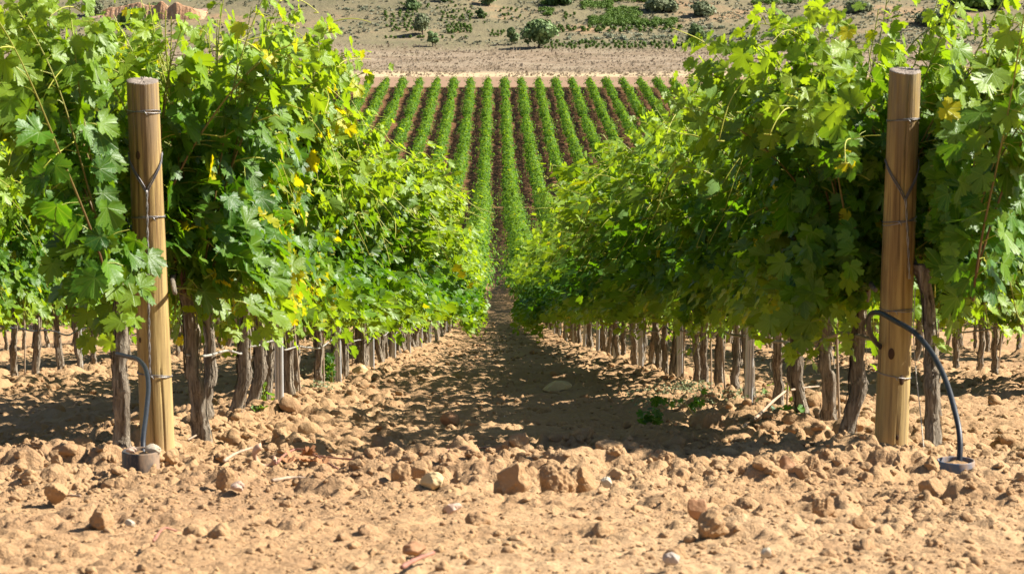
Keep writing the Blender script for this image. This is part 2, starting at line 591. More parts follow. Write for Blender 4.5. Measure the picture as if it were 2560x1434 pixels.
TPL = {'hi': [leaf_template(i) for i in range(9)], 'mid': [leaf_mid(i) for i in range(6)], 'far': [leaf_far(i) for i in range(6)]}


def nrmz(v):
    return v / (np.linalg.norm(v, axis=-1, keepdims=True) + 1e-9)


def leaf_mesh(name, P, N, T, S, age, yel, lod, mat, seed=0):
    r = np.random.default_rng(seed + 31)
    N = nrmz(N); T = nrmz(T - N * (T * N).sum(1, keepdims=True)); B = np.cross(T, N)
    tp = TPL[lod]; which = r.integers(0, len(tp), len(P)); rnd = r.random(len(P))
    Vs, Fs, UV, CO = [], [], [], []; n = 0
    for k, (tv, tf) in enumerate(tp):
        m = which == k
        if not m.any(): continue
        q = m.sum()
        V = P[m][:, None] + S[m][:, None, None] * (tv[None, :, 0:1] * B[m][:, None] + tv[None, :, 1:2] * T[m][:, None] + tv[None, :, 2:3] * N[m][:, None])
        Vs.append(V.reshape(-1, 3))
        Fs.append((tf[None] + (np.arange(q) * len(tv))[:, None, None] + n).reshape(-1, 3)); n += q * len(tv)
        UV.append(np.tile(tv[:, :2], (q, 1)))
        CO.append(np.repeat(np.column_stack([age[m], rnd[m], yel[m], np.ones(q)]), len(tv), axis=0))
    return mesh_np(name, np.concatenate(Vs), [np.concatenate(Fs)], mat, True, uv=np.concatenate(UV) if lod == 'hi' else None, col=np.concatenate(CO))


# ------------------------------------------------------------------ grapevine
def trunk_mesh(seed, lean=(0, 0), r=.042, h=.72, arms=(1, 1), strips=26):
    g = np.random.default_rng(seed); mb = MB()
    n = 18; m = 26
    u = np.linspace(0, 1, m)
    wx = np.cumsum(g.normal(0, .005, m)); wy = np.cumsum(g.normal(0, .008, m))
    P = np.column_stack([lean[0] * (u - 1) ** 1 * -1 * 0 + lean[0] * u + wx + .012 * np.sin(u * 5 + g.uniform(0, 6)), lean[1] * u + wy, -.08 + (h + .08) * u])
    P[:, :2] -= P[2, :2]
    rad = r * (1.22 - .45 * u + .25 * np.exp(-(u / .08) ** 2) + .35 * np.exp(-((u - 1) / .09) ** 2)) * (1 + .07 * np.sin(u * 23 + g.uniform(0, 6)))
    th = np.linspace(0, 2 * np.pi, n, endpoint=False)
    lob = 1 + .12 * np.sin(3 * th + g.uniform(0, 6))[None, :] + .10 * np.sin(2 * th[None, :] + 5 * u[:, None]) + g.normal(0, .07, (1, n)) + g.normal(0, .045, (m, n))
    V = P[:, None] + (rad[:, None] * lob)[:, :, None] * np.stack([np.cos(th), np.sin(th), 0 * th], -1)[None]
    i = np.arange(m - 1)[:, None] * n; j = np.arange(n)[None]; k = (j + 1) % n
    mb.add(V.reshape(-1, 3), np.stack([i + j, i + k, i + n + k, i + n + j], -1).reshape(-1, 4))
    top = P[-1]
    for sgn, on in zip((1, -1), arms):
        if not on: continue
        q = bez([top - (0, 0, .04), top + (g.normal(0, .01), sgn * .12, .05), top + (g.normal(0, .02), sgn * .32, .04 + g.normal(0, .02)), (top[0] * .4, top[1] + sgn * .58, h + .03)], 12)
        mb.tube(q, np.linspace(r * .62, r * .34, 12), 9)
    for s in range(strips):          # shreds of loose bark
        a = g.uniform(0, 2 * np.pi); u0 = g.uniform(0.0, .8); u1 = min(1, u0 + g.uniform(.12, .5)); kk = 7
        uu = np.linspace(u0, u1, kk); w = g.uniform(.003, .008)
        pk = np.column_stack([np.interp(uu, u, P[:, c]) for c in range(3)]); rk = np.interp(uu, u, rad)
        off = .002 + .014 * g.random() * (np.linspace(0, 1, kk) if g.random() < .5 else np.linspace(1, 0, kk)) ** 2
        aa = a + np.linspace(0, g.normal(0, .35), kk)
        dirv = np.column_stack([np.cos(aa), np.sin(aa), 0 * aa]); tang = np.column_stack([-np.sin(aa), np.cos(aa), 0 * aa])
        c0 = pk + dirv * (rk * 1.06 + off)[:, None]
        V = np.concatenate([c0 - tang * w, c0 + tang * w + dirv * .002])
        Q = [(q_, q_ + 1, kk + q_ + 1, kk + q_) for q_ in range(kk - 1)]
        mb.add(V, Q)
    return mb.mesh('trunk', M_BARK)


SUNDIR = nrmz(np.array([1.0, .18, .86]))


def vine_parts(seed, lod, yr=(-.6, .6), nshoot=36, low=0., tall=0., keep=None, sprawl=1.0, yellow=.02, big=1.0, cap=None):
    """foliage, canes and tendrils of one vine; x across the row, y along it"""
    g = np.random.default_rng(seed)
    P, N, T, S, A, Y = [], [], [], [], [], []
    cb = MB(); tb = MB(); ccol = []
    for i in range(nshoot):
        y0 = g.uniform(*yr); sx = 1 if g.random() < .5 else -1
        u = g.random()
        m = 22; t = np.linspace(0, 1, m)
        ph = g.uniform(0, 6.3); wig = .03 * np.sin(t * 5 + ph) * t
        dy = g.normal(0, .16)
        if u < .42:
            H = g.uniform(.80, 1.25) + tall; X = abs(g.normal(0, .22)) + .05
            x = sx * (.03 + X * t ** 1.3) + wig; z = .70 + H * (1.12 * t - .12 * t * t); Lk = H
        elif u < .42 + .33 * sprawl:
            H = g.uniform(.75, 1.25) + tall * .6; X = g.uniform(.34, .76)
            x = sx * (.03 + X * t ** 1.15) + wig; z = .70 + H * (1.75 * t - .85 * t * t); Lk = H + X * .6
        else:
            X = g.uniform(.08, .30) + .4 * low; D = g.uniform(.12, .36) + low * g.uniform(.1, .35)
            x = sx * (.03 + X * t ** .7); z = .72 + .20 * np.sin(np.pi * np.minimum(1, t * 1.2)) - D * t ** 2; Lk = .8 + .3 * low
        Q = np.column_stack([x, y0 + dy * t + .5 * wig, z])
        Q[:, 2] = np.maximum(Q[:, 2], .12)
        seg = np.r_[0, np.cumsum(np.linalg.norm(np.diff(Q, axis=0), axis=1))]
        ln = seg[-1]; step = .062 if lod == 'hi' else .085
        n_ = max(4, int(ln / step)); s_ = (np.arange(n_) + g.uniform(.2, .8)) * ln / n_
        tt = s_ / ln
        C_ = np.column_stack([np.interp(s_, seg, Q[:, c]) for c in range(3)])
        if lod != 'far':
            k0 = cb.n
            ok = np.ones(m, bool) if keep is None else keep(Q)
            if ok.all():
                cb.tube(Q[::2] if lod == 'mid' else Q, np.linspace(.0055, .0022, len(Q[::2]) if lod == 'mid' else m), 5 if lod == 'hi' else 4, cap=False)
                ccol.append(np.repeat(np.linspace(0, 1, len(Q[::2]) if lod == 'mid' else m) ** 1.5, 5 if lod == 'hi' else 4))
        reps = 3 if lod == 'hi' else 3
        for rep in range(reps):
            k = np.ones(n_, bool) if rep == 0 else g.random(n_) < (.75 if rep == 1 else .55)
            c = C_[k]; tq = tt[k]; q = len(c)
            if not q: continue
            alt = np.where(np.arange(q) % 2 == 0, 1, -1)
            ox = np.sign(c[:, 0] + g.normal(0, .18, q))
            out = np.column_stack([ox * g.uniform(.35, 1.0, q), alt * g.uniform(.2, .9, q), g.uniform(-.3, .6, q)])
            out = nrmz(out)
            size = (.104 if rep == 0 else .088) * big * (1 - .50 * sstep(.74, 1, tq)) * g.uniform(.72, 1.22, q) * (1.12 if lod == 'mid' else 1.0)
            pl = size * g.uniform(.55, 1.1, q) + (0 if rep == 0 else g.uniform(.02, .13, q))
            b = c + out * pl[:, None]
            outn = np.column_stack([ox, 0 * ox, 0 * ox]); z_ = np.column_stack([0 * ox, 0 * ox, 1 + 0 * ox])
            n = outn * g.uniform(.25, 1.0, q)[:, None] + z_ * g.uniform(.15, .9, q)[:, None] + g.normal(0, .42, (q, 3)) + np.array([0, -.12, 0])
            tp = -z_ * g.uniform(.3, 1.0, q)[:, None] + out * .7 + g.normal(0, .35, (q, 3))
            if cap is not None: n = n + (1 - sstep(cap, cap + .45, b[:, 1]))[:, None] * np.array([.55, -.75, .15])
            age = np.clip(sstep(.45, 1.0, tq) * g.uniform(.45, 1.05, q) + np.abs(g.normal(.05, .17, q)) + .22 * sstep(1.2, 2.1, b[:, 2]), 0, 1)
            yl = np.where(g.random(q) < yellow, g.uniform(.25, .95, q), 0)
            if keep is not None:
                kk = keep(b)
                b, n, tp, size, age, yl, c2 = b[kk], n[kk], tp[kk], size[kk], age[kk], yl[kk], c[kk]
            else: c2 = c
            P.append(b); N.append(n); T.append(tp); S.append(size); A.append(age); Y.append(yl)
            if lod == 'hi' and rep == 0 and len(b):
                d = b - c2; a = nrmz(np.cross(d, [.3, .2, 1.])); bb = nrmz(np.cross(d, a)); rr = .0019
                ring = np.stack([a, -a * .5 + bb * .87, -a * .5 - bb * .87], 1) * rr
                mid = (c2 + b) / 2 + [0, 0, .006]
                V = np.concatenate([c2[:, None] + ring, mid[:, None] + ring, b[:, None] + ring], 1)
                base = (np.arange(len(b)) * 9)[:, None, None]
                Qd = np.array([(0, 1, 4, 3), (1, 2, 5, 4), (2, 0, 3, 5), (3, 4, 7, 6), (4, 5, 8, 7), (5, 3, 6, 8)])
                cb.add(V.reshape(-1, 3), (Qd[None] + base).reshape(-1, 4)); ccol.append(np.full(len(b) * 9, .85))
        if lod == 'hi' and u < .75:
            for w in range(int(g.integers(1, 4))):
                tk = g.uniform(.45, 1.0); p0 = np.array([np.interp(tk * ln, seg, Q[:, c]) for c in range(3)])
                dirn = nrmz(np.array([sx * g.uniform(.2, 1), g.normal(-.1, .7), g.uniform(-.5, .8)])); L_ = g.uniform(.12, .32)
                v = np.linspace(0, 1, 14); cu = g.uniform(-1.2, 1.2)
                pts = p0 + dirn * (L_ * v)[:, None] + np.outer(v ** 2, [0, 0, -L_ * g.uniform(.1, .9)]) + np.outer(np.sin(v * 4) * v * .04 * cu, [g.normal(), g.normal(), .5])
                if g.random() < .45:
                    e = pts[-1]; w_ = np.linspace(0, 2 * np.pi * 1.3, 12); rr = .018 * (1 - .5 * w_ / 8)
                    ax = nrmz(np.array([g.normal(), g.normal(), g.normal() * .4])); b2 = nrmz(np.cross(ax, [0, 0, 1.]) + .01)
                    pts = np.concatenate([pts, e + np.outer(rr * np.sin(w_), ax) + np.outer(rr * (1 - np.cos(w_)), b2)])
                if keep is None or keep(pts).all():
                    tb.tube(pts, np.linspace(.0030, .0014, len(pts)), 4, cap=False)
    cat = np.concatenate
    fol = leaf_mesh('foliage', cat(P), cat(N), cat(T), cat(S), cat(A), cat(Y), lod, M_LEAF if lod == 'hi' else M_LEAFM, seed)
    cane = None
    if lod != 'far' and cb.n:
        cc = cat(ccol); cane = cb.mesh('canes', M_CANE, col=np.column_stack([cc, cc, cc, 1 + 0 * cc]))
    ten = tb.mesh('tendrils', M_TENDRIL) if tb.n else None
    return fol, cane, ten


HI = [vine_parts(100 + i, 'hi', yellow=.012) for i in range(6)]
HIY = [vine_parts(130 + i, 'hi', yellow=.42) for i in range(2)]          # with more yellowed leaves
MID = [vine_parts(200 + i, 'mid', nshoot=33) for i in range(6)]
LOWV = [vine_parts(260 + i, 'mid', nshoot=36, low=1.0) for i in range(4)]
TRUNKS = [trunk_mesh(300 + i, (rng0.normal(0, .045), rng0.normal(0, .05)), r=.025 * rng0.uniform(.85, 1.2)) for i in range(8)]
TRUNKS_FAR = [trunk_mesh(330 + i, (rng0.normal(0, .05), rng0.normal(0, .05)), r=.028, strips=8) for i in range(4)]

ORD = ['first', 'second', 'third', 'fourth', 'fifth', 'sixth', 'seventh', 'eighth', 'ninth', 'tenth', 'eleventh', 'twelfth']
ROWNAME = {-1: 'the row behind the left wooden post', 0: 'the row behind the right wooden post', -2: 'the next row left of the left post',
           1: 'the next row right of the right post', -3: 'the third row left of the aisle', 2: 'the third row right of the aisle'}


def add_vine(x, y, meshes, trunk, label, group, flip, sc_, name='grapevine_plant'):
    z = float(G(x, y))
    o = thing(name, (x, y, z), label, 'grapevine', group, math.pi if flip else 0)
    for nm, me in zip(('trunk', 'foliage', 'canes', 'tendrils'), (trunk,) + tuple(meshes)):
        if me is not None:
            q = link(nm, me, o)
            if nm in ('canes', 'tendrils'): q['kind'] = 'stuff'
            if nm != 'trunk': q.scale = (sc_[0], 1.0, sc_[1])
    return o


POST_L, POST_R = -1.512, 1.53


def keep_for(xv, yv, xp, rot=False, allow=None):
    """prune the end vine clear of the post: nothing in front of it, nothing through it"""
    def f(Q):
        x = Q[:, 0] + xv; y = Q[:, 1] + yv
        cor = (x - xp) - (y - 0) * (xp - CAM[0]) / 10.0
        bad = (np.abs(cor) < .17) & (y < .16)
        if allow is not None: bad &= ~allow(x - xp, Q[:, 2])
        if xp < 0: bad |= (x > xp + .08) & (x < xp + .9) & (y < .22)
        return ~bad
    return f


def build_row(k, y_start, y_end, seed):
    xr = 1.5 + 3 * k; g = np.random.default_rng(seed); y = y_start; i = 0
    grp = 'grapevines of ' + ROWNAME[k]
    while y < y_end:
        d = y + 10
        x = xr + g.normal(0, .03)
        sc_ = (g.uniform(.92, 1.1), g.uniform(.93, 1.06))
        if k in (-1, 0) and d > 11.3:
            sc_ = (g.uniform(.88, 1.05), g.uniform(.95, 1.05)) if d < 19 else (g.uniform(1.2, 1.5), g.uniform(1.0, 1.1)) if d < 30 else (g.uniform(1.25, 1.5), g.uniform(1.0, 1.12))
            if k == -1 and d < 14: sc_ = (sc_[0] - .02, sc_[1] + .12)
        low = d > 48 and g.random() < .55
        if d < 30:
            ms = HI[g.integers(len(HI))]
            if k == -1 and 12 < d < 16.5 and g.random() < .85: ms = HIY[g.integers(2)]
            tr = TRUNKS[g.integers(len(TRUNKS))]
        else:
            ms = LOWV[g.integers(len(LOWV))] if low else MID[g.integers(len(MID))]
            tr = TRUNKS_FAR[g.integers(len(TRUNKS_FAR))] if d > 45 else TRUNKS[g.integers(len(TRUNKS))]
        if k in (-1, 0):
            lab = f'{ORD[i + 1]} leafy grapevine of {ROWNAME[k]}, counted from the post' if i < 11 else f'leafy grapevine deep in {ROWNAME[k]}, beyond the first twelve'
        else:
            lab = f'leafy grapevine with shaggy brown trunk in {ROWNAME[k]}'
        add_vine(x, y, ms, tr, lab, grp, g.random() < .5, sc_)
        y += 1.15 + g.normal(0, .06); i += 1


# end vines, built for their posts
def end_vine(xv, yv, xp, seed, label, group, lean, allow, yrs, n):
    z = float(G(xv, yv))
    ms = vine_parts(seed, 'hi', yr=yrs, nshoot=n, keep=keep_for(xv, yv, xp, allow=allow), yellow=.02, cap=.1)
    o = thing('grapevine_plant', (xv, yv, z), label, 'grapevine', group)
    tr = trunk_mesh(seed + 5, lean, r=.026, h=.74, arms=(1, 0))
    for nm, me in zip(('trunk', 'foliage', 'canes', 'tendrils'), (tr,) + ms):
        if me is not None:
            q = link(nm, me, o)
            if nm in ('canes', 'tendrils'): q['kind'] = 'stuff'


end_vine(-1.60, -.30, POST_L, 401, 'end grapevine with purplish leaning trunk beside the left wooden post', 'grapevines of ' + ROWNAME[-1], (-.09, .10),
         lambda dx, z: (z > .50) & (z < .86) & (dx < -.005) & (np.sin(z * 91 + dx * 57) > .25), (-.32, .75), 46)
end_vine(1.68, -.20, POST_R, 402, 'end grapevine with purplish leaning trunk beside the right wooden post', 'grapevines of ' + ROWNAME[0], (-.06, .12),
         lambda dx, z: (z < 0), (-.6, .8), 54)
for k in (-1, 0):
    # second vine, right behind the post, pruned round it as well
    xp = POST_L if k < 0 else POST_R
    xv, yv = xp + (.12 if k < 0 else -.10), .55
    z = float(G(xv, yv))
    ms = vine_parts(420 + k, 'hi', yr=(-.45, .6), nshoot=38, keep=keep_for(xv, yv, xp), yellow=.02, cap=-.5)
    o = thing('grapevine_plant', (xv, yv, z), f'first leafy grapevine right behind the {"left" if k < 0 else "right"} wooden post', 'grapevine', 'grapevines of ' + ROWNAME[k])
    for nm, me in zip(('trunk', 'foliage', 'canes', 'tendrils'), (TRUNKS[2 + k],) + ms):
        if me is not None:
            q = link(nm, me, o)
            if nm in ('canes', 'tendrils'): q['kind'] = 'stuff'
build_row(-1, 1.6, 72, 11)
build_row(0, 1.6, 72, 12)
build_row(-2, 8.5, 58, 13)
build_row(1, 8.5, 58, 14)
build_row(-3, 23, 52, 15)
build_row(2, 23, 52, 16)


# ------------------------------------------------------------------ distant rows
def row_arrays(y0, y1, per_m, size, seed, hw=.48, top=1.68):
    g = np.random.default_rng(seed)
    n = int((y1 - y0) * per_m)
    y = g.uniform(y0, y1, n)
    H = top + .26 * (vnoise(y * .95, 0 * y + seed, 5) - .5) * 2 + .20 * (vnoise(y * 3.3, 0 * y + seed, 6) - .5) * 2
    weak = sstep(.70, .86, vnoise(y * .16, 0 * y + seed, 15)); H = H * (1 - .28 * weak)
    sd = g.uniform(0, 1, n) < .5
    W = hw * (1 - .35 * weak) * (1 + .50 * (vnoise(y * .9, 9. * sd + seed, 7) - .5) * 2 + .70 * (vnoise(y * 3.0, 9. * sd + seed, 8) - .5) * 2)
    a = g.uniform(-.5, 1, n) * np.pi * .5 + 0
    th = g.uniform(-.35, np.pi + .35, n)
    rr = g.uniform(.55, 1.03, n)
    cz = .98
    x = W * rr * np.where(sd, 1, -1) * np.abs(np.cos(th)) ** .75
    z = cz + (H - cz) * rr * np.sign(np.sin(th)) * np.abs(np.sin(th)) ** .75 * np.where(np.sin(th) < 0, .9, 1)
    # stray shoots
    m = vnoise(y * 4.5, 0 * y + seed, 12) * g.random(n) ** .3 > .74
    z = np.where(m, H + g.uniform(-.05, .38, n), z); x = np.where(m, x * .7, x)
    m2 = vnoise(y * 4.1, 5. * sd + seed, 13) * g.random(n) ** .3 > .75
    x = np.where(m2, np.sign(x) * W * g.uniform(1, 1.6, n), x)
    Nn = np.column_stack([x / W * 1.0, 0 * x, .55 + .6 * (z - cz)]) + g.normal(0, .5, (n, 3))
    T = np.column_stack([x, 0 * x, -.6 + 0 * x]) + g.normal(0, .5, (n, 3))
    S = size * g.uniform(.7, 1.25, n)
    age = np.clip(.55 * sstep(1.35, 1.95, z) * g.random(n) + g.normal(.06, .1, n), 0, 1)
    yel = np.where(g.random(n) < .01, .6, 0.)
    return x, y, z, Nn, T, S, age, yel


def row_trunks(mb, xs, ys, zs, g):
    for x, y, z in zip(xs, ys, zs):
        r = .045; a = np.array([(1, 0), (0, 1), (-1, 0), (0, -1)]) * r
        V = [(x + p, y + q, z - .05) for p, q in a] + [(x + .7 * p + g.normal(0, .03), y + .7 * q, z + .75) for p, q in a]
        mb.add(V, [(0, 1, 5, 4), (1, 2, 6, 5), (2, 3, 7, 6), (3, 0, 4, 7)])


Y_FAR0, Y_FAR1 = 241.0, 428.5
far_meshes = []
for v in range(3):
    x, y, z, n, t, s, a, yl = row_arrays(Y_FAR0, Y_FAR1, 125, .185, 50 + v)
    P = np.column_stack([x, y, z + G(1.5 + 0 * y, y)])
    far_meshes.append(leaf_mesh('foliage', P, n, t, s, a, yl, 'far', M_LEAFFAR, 60 + v))
tb = MB(); ys = np.arange(Y_FAR0 + .5, Y_FAR1, 1.2)
row_trunks(tb, rng0.normal(0, .03, len(ys)), ys, G(1.5 + 0 * ys, ys), rng0)
far_trunk = tb.mesh('trunk', M_BARK)
NUMW = ['', 'first', 'second', 'third', 'fourth', 'fifth', 'sixth', 'seventh', 'eighth', 'ninth', 'tenth', 'eleventh', 'twelfth', 'thirteenth', 'fourteenth']
for k in range(-9, 14):
    side = 'right' if k >= 0 else 'left'; num = NUMW[k + 1 if k >= 0 else -k]
    o = thing('vine_row', (1.5 + 3 * k, 0, 0), f'{num} straight green vine row {side} of the central aisle in the far valley field', 'vine row', 'straight vine rows in the far valley field')
    link('foliage', far_meshes[(k * 7) % 3], o)
    link('trunks', far_trunk, o)['kind'] = 'stuff'
# rows farther to the sides and the middle stretch of the slope, past the vines one can tell apart
acc = [[] for _ in range(7)]
for k in list(range(-34, -9)) + list(range(14, 30)):
    x, y, z, n, t, s, a, yl = row_arrays(Y_FAR0, Y_FAR1, 16, .36, 700 + k, .55)
    for lst, v in zip(acc, (np.column_stack([x + 1.5 + 3 * k, y, z + G(1.5 + 0 * y, y)]), n, t, s, a, yl)): lst.append(v)
for k, y0 in ((-5, 60), (-4, 60), (-3, 52), (-2, 58), (-1, 72), (0, 72), (1, 58), (2, 52), (3, 60), (4, 60), (5, 60)):
    for (ya, yb, pm, sz) in ((y0, 110, 420, .115), (110, 160, 360, .12), (160, 239, 270, .13)):
        f = 1 if -3 <= k <= 2 else .45
        x, y, z, n, t, s, a, yl = row_arrays(ya, yb, pm * f, sz / math.sqrt(f), 900 + k * 3 + int(ya), .56 if yb > 110 else .60, 1.80)
        for lst, v in zip(acc, (np.column_stack([x + 1.5 + 3 * k, y, z + G(1.5 + 3 * k + 0 * y, y)]), n, t, s, a, yl)): lst.append(v)
acc = [np.concatenate(a) for a in acc[:6]]
me = leaf_mesh('vineyard_foliage', *acc, 'far', M_LEAFFAR, 77)
tag(link('vineyard_foliage', me), 'mass of green vine foliage covering the middle of the slope and valley sides', 'vineyard', kind='stuff')

# ------------------------------------------------------------------ ground
def build_ground():
    d = [-60, -30, -10, 0, 2, 3.4, 4.2]
    v = 4.7
    while v < 1500:
        d.append(v)
        v += v * (.0018 if v < 13 else .0024 if v < 30 else .0055 if v < 110 else .010 if v < 640 else .03)
    d = np.array(d + [1500, 2500])
    u = np.arange(-.275, .2751, .00092)
    ext = .275 + np.cumsum(.002 * 1.16 ** np.arange(46))
    u = np.concatenate([-ext[::-1], u, ext])
    w = np.maximum(d, 4.0)
    X = CAM[0] + w[:, None] * u[None]; Y = np.repeat((d - 10)[:, None], len(u), 1)
    Z = G(X, Y)
    nr = int(np.searchsorted(d, 112)); cs = slice(46, len(u) - 46)
    Z[7:nr, cs] += soil_detail(X[7:nr, cs], Y[7:nr, cs])
    m, n = X.shape
    V = np.stack([X, Y, Z], -1).reshape(-1, 3)
    i = np.arange(m - 1)[:, None] * n; j = np.arange(n - 1)[None]
    Q = np.stack([i + j, i + j + 1, i + n + j + 1, i + n + j], -1).reshape(-1, 4)
    print('ground', V.shape)
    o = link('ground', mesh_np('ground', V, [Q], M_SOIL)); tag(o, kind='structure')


build_ground()


def ico(sub):
    t = (1 + 5 ** .5) / 2
    V = [(-1, t, 0), (1, t, 0), (-1, -t, 0), (1, -t, 0), (0, -1, t), (0, 1, t), (0, -1, -t), (0, 1, -t), (t, 0, -1), (t, 0, 1), (-t, 0, -1), (-t, 0, 1)]
    Fc = [(0, 11, 5), (0, 5, 1), (0, 1, 7), (0, 7, 10), (0, 10, 11), (1, 5, 9), (5, 11, 4), (11, 10, 2), (10, 7, 6), (7, 1, 8), (3, 9, 4), (3, 4, 2), (3, 2, 6), (3, 6, 8), (3, 8, 9), (4, 9, 5), (2, 4, 11), (6, 2, 10), (8, 6, 7), (9, 8, 1)]
    V = [tuple(np.array(v) / np.linalg.norm(v)) for v in V]
    for _ in range(sub):
        cache = {}; F2 = []
        def mid(a, b):
            k = (min(a, b), max(a, b))
            if k not in cache:
                p = np.array(V[a]) + np.array(V[b]); V.append(tuple(p / np.linalg.norm(p))); cache[k] = len(V) - 1
            return cache[k]
        for a, b, c in Fc:
            x, y, z = mid(a, b), mid(b, c), mid(c, a); F2 += [(a, x, z), (b, y, x), (c, z, y), (x, y, z)]
        Fc = F2
    return np.array(V), np.array(Fc)


ICO = {s: ico(s) for s in (1, 2, 3, 4)}


def lump(seed, sub, facet=.5, rough=.16):
    g = np.random.default_rng(seed); V, Fc = ICO[sub]; V = V.copy()
    r = np.ones(len(V))
    for fr, am in ((1.3, .36), (2.6, .26), (5.0, rough * .95), (10.6, rough * .6 if sub > 2 else 0)):
        ph = g.uniform(0, 6.3, (5, 3)); dr = g.normal(0, 1, (5, 3)) * fr
        s = sum(np.sin(V @ dr[k] + ph[k, 0]) for k in range(5)) / 3
        r += am * s * .7
    V = V * r[:, None]
    for _ in range(int(8 * facet)):       # broken flat faces
        nn = nrmz(g.normal(0, 1, 3)); c = g.uniform(.55, .9)
        dd = V @ nn - c; V -= np.outer(np.maximum(dd, 0) * .85, nn)
    return V * np.array([1, g.uniform(.7, 1.05), g.uniform(.5, .85)])


def scatter_clods():
    g = np.random.default_rng(99)
    lib = {1: [lump(i, 1) for i in range(12)], 2: [lump(40 + i, 2, .3) for i in range(12)], 3: [lump(70 + i, 3, .3) for i in range(8)]}
    Vs, Fs = [], []; n = [0]

    def put(xs, ys, rs, sub):
        zs = G(xs, ys) + soil_detail(xs, ys)
        w = g.integers(0, len(lib[sub]), len(xs)); a = g.uniform(0, 6.3, len(xs)); b = g.uniform(-.6, .6, len(xs))
        for k in range(len(lib[sub])):
            m = w == k
            if not m.any(): continue
            L = lib[sub][k]; ca, sa, cb_, sb = np.cos(a[m]), np.sin(a[m]), np.cos(b[m]), np.sin(b[m])
            x, y, z = L[:, 0][None], L[:, 1][None], L[:, 2][None]
            x1 = x * cb_[:, None] + z * sb[:, None]; z1 = -x * sb[:, None] + z * cb_[:, None]
            X = x1 * ca[:, None] - y * sa[:, None]; Y = x1 * sa[:, None] + y * ca[:, None]
            r = rs[m][:, None]
            V = np.stack([X * r + xs[m][:, None], Y * r + ys[m][:, None], z1 * r + zs[m][:, None] + r * .08], -1)
            q = m.sum(); Fs.append((ICO[sub][1][None] + (np.arange(q) * len(L))[:, None, None] + n[0]).reshape(-1, 3))
            Vs.append(V.reshape(-1, 3)); n[0] += q * len(L)

    def zone(cnt, d0, d1, r0, r1, sub, hw=.235, pw=2.2, bias=None):
        d = g.uniform(d0, d1, cnt); x = CAM[0] + g.uniform(-1, 1, cnt) * hw * d
        if bias == 'row':
            xr = 1.5 + 3 * np.round((x - 1.5) / 3); x = xr + g.normal(0, .42, cnt)
        y = d - 10
        pat = vnoise(x * 1.4, y * 1.4, 91)
        k = (g.random(cnt) < .25 + .9 * pat) & ((np.hypot(np.abs(x) - 1.52, y + .15) > .22) | (d > 10.2))
        x, y = x[k], y[k]
        r = r0 + (r1 - r0) * g.random(len(x)) ** pw
        put(x, y, r, sub)

    zone(430, 7.9, 10.6, .018, .055, 3, .24, 3.2)
    zone(2600, 7.6, 11.0, .009, .030, 3, .24)
    zone(7000, 7.0, 12.0, .004, .014, 1, .24)
    zone(120, 5.1, 7.9, .012, .034, 3, .24, 3.)
    zone(1300, 5.0, 7.9, .006, .018, 2, .24)
    zone(6500, 4.9, 7.9, .002, .008, 1, .24)
    zone(900, 10.2, 18, .015, .05, 2, .235, 2.6)
    zone(4200, 10.2, 20, .008, .022, 1)
    zone(700, 10.5, 24, .02, .065, 2, .235, 2., 'row')
    zone(3500, 10.5, 34, .012, .04, 1, .235, 2., 'row')
    zone(2600, 18, 40, .015, .05, 1, .235, 2.4)
    zone(2600, 34, 85, .02, .07, 1, .12, 2.)
    me = mesh_np('soil_clods', np.concatenate(Vs), [np.concatenate(Fs)], M_CLOD)
    tag(link('soil_clods', me), 'crumbly orange brown soil clods scattered over the tilled ground', 'soil clods', kind='stuff')


scatter_clods()


# single stones and clods one can point at
def stone(px, py, w_px, h_px, mat, seed, label, cat='stone', name='stone', facet=1.3, sub=4, dep=.9, rot=0., sink=.33):
    p = at(px, py); d = p[1] - CAM[1]; s = F / d
    w = w_px / s; h = h_px / s * (.92 if mat is M_CLOD else .78)
    V = lump(seed, sub, facet, .16 if mat is M_CLOD else .07)
    V = V / np.array([np.ptp(V[:, 0]), np.ptp(V[:, 1]), np.ptp(V[:, 2])])
    V = V * np.array([w, w * dep, h / (1 - sink)])
    V[:, 2] -= V[:, 2].min() + sink * np.ptp(V[:, 2])
    me = mesh_np(name, V, [ICO[sub][1]], mat)
    zz = float(G(p[0], p[1] + w * dep * .4))
    o = link(name, me, loc=(p[0], p[1] + w * dep * .4, zz + .015)); o.rotation_euler = (0, 0, rot)
    tag(o, label, cat)


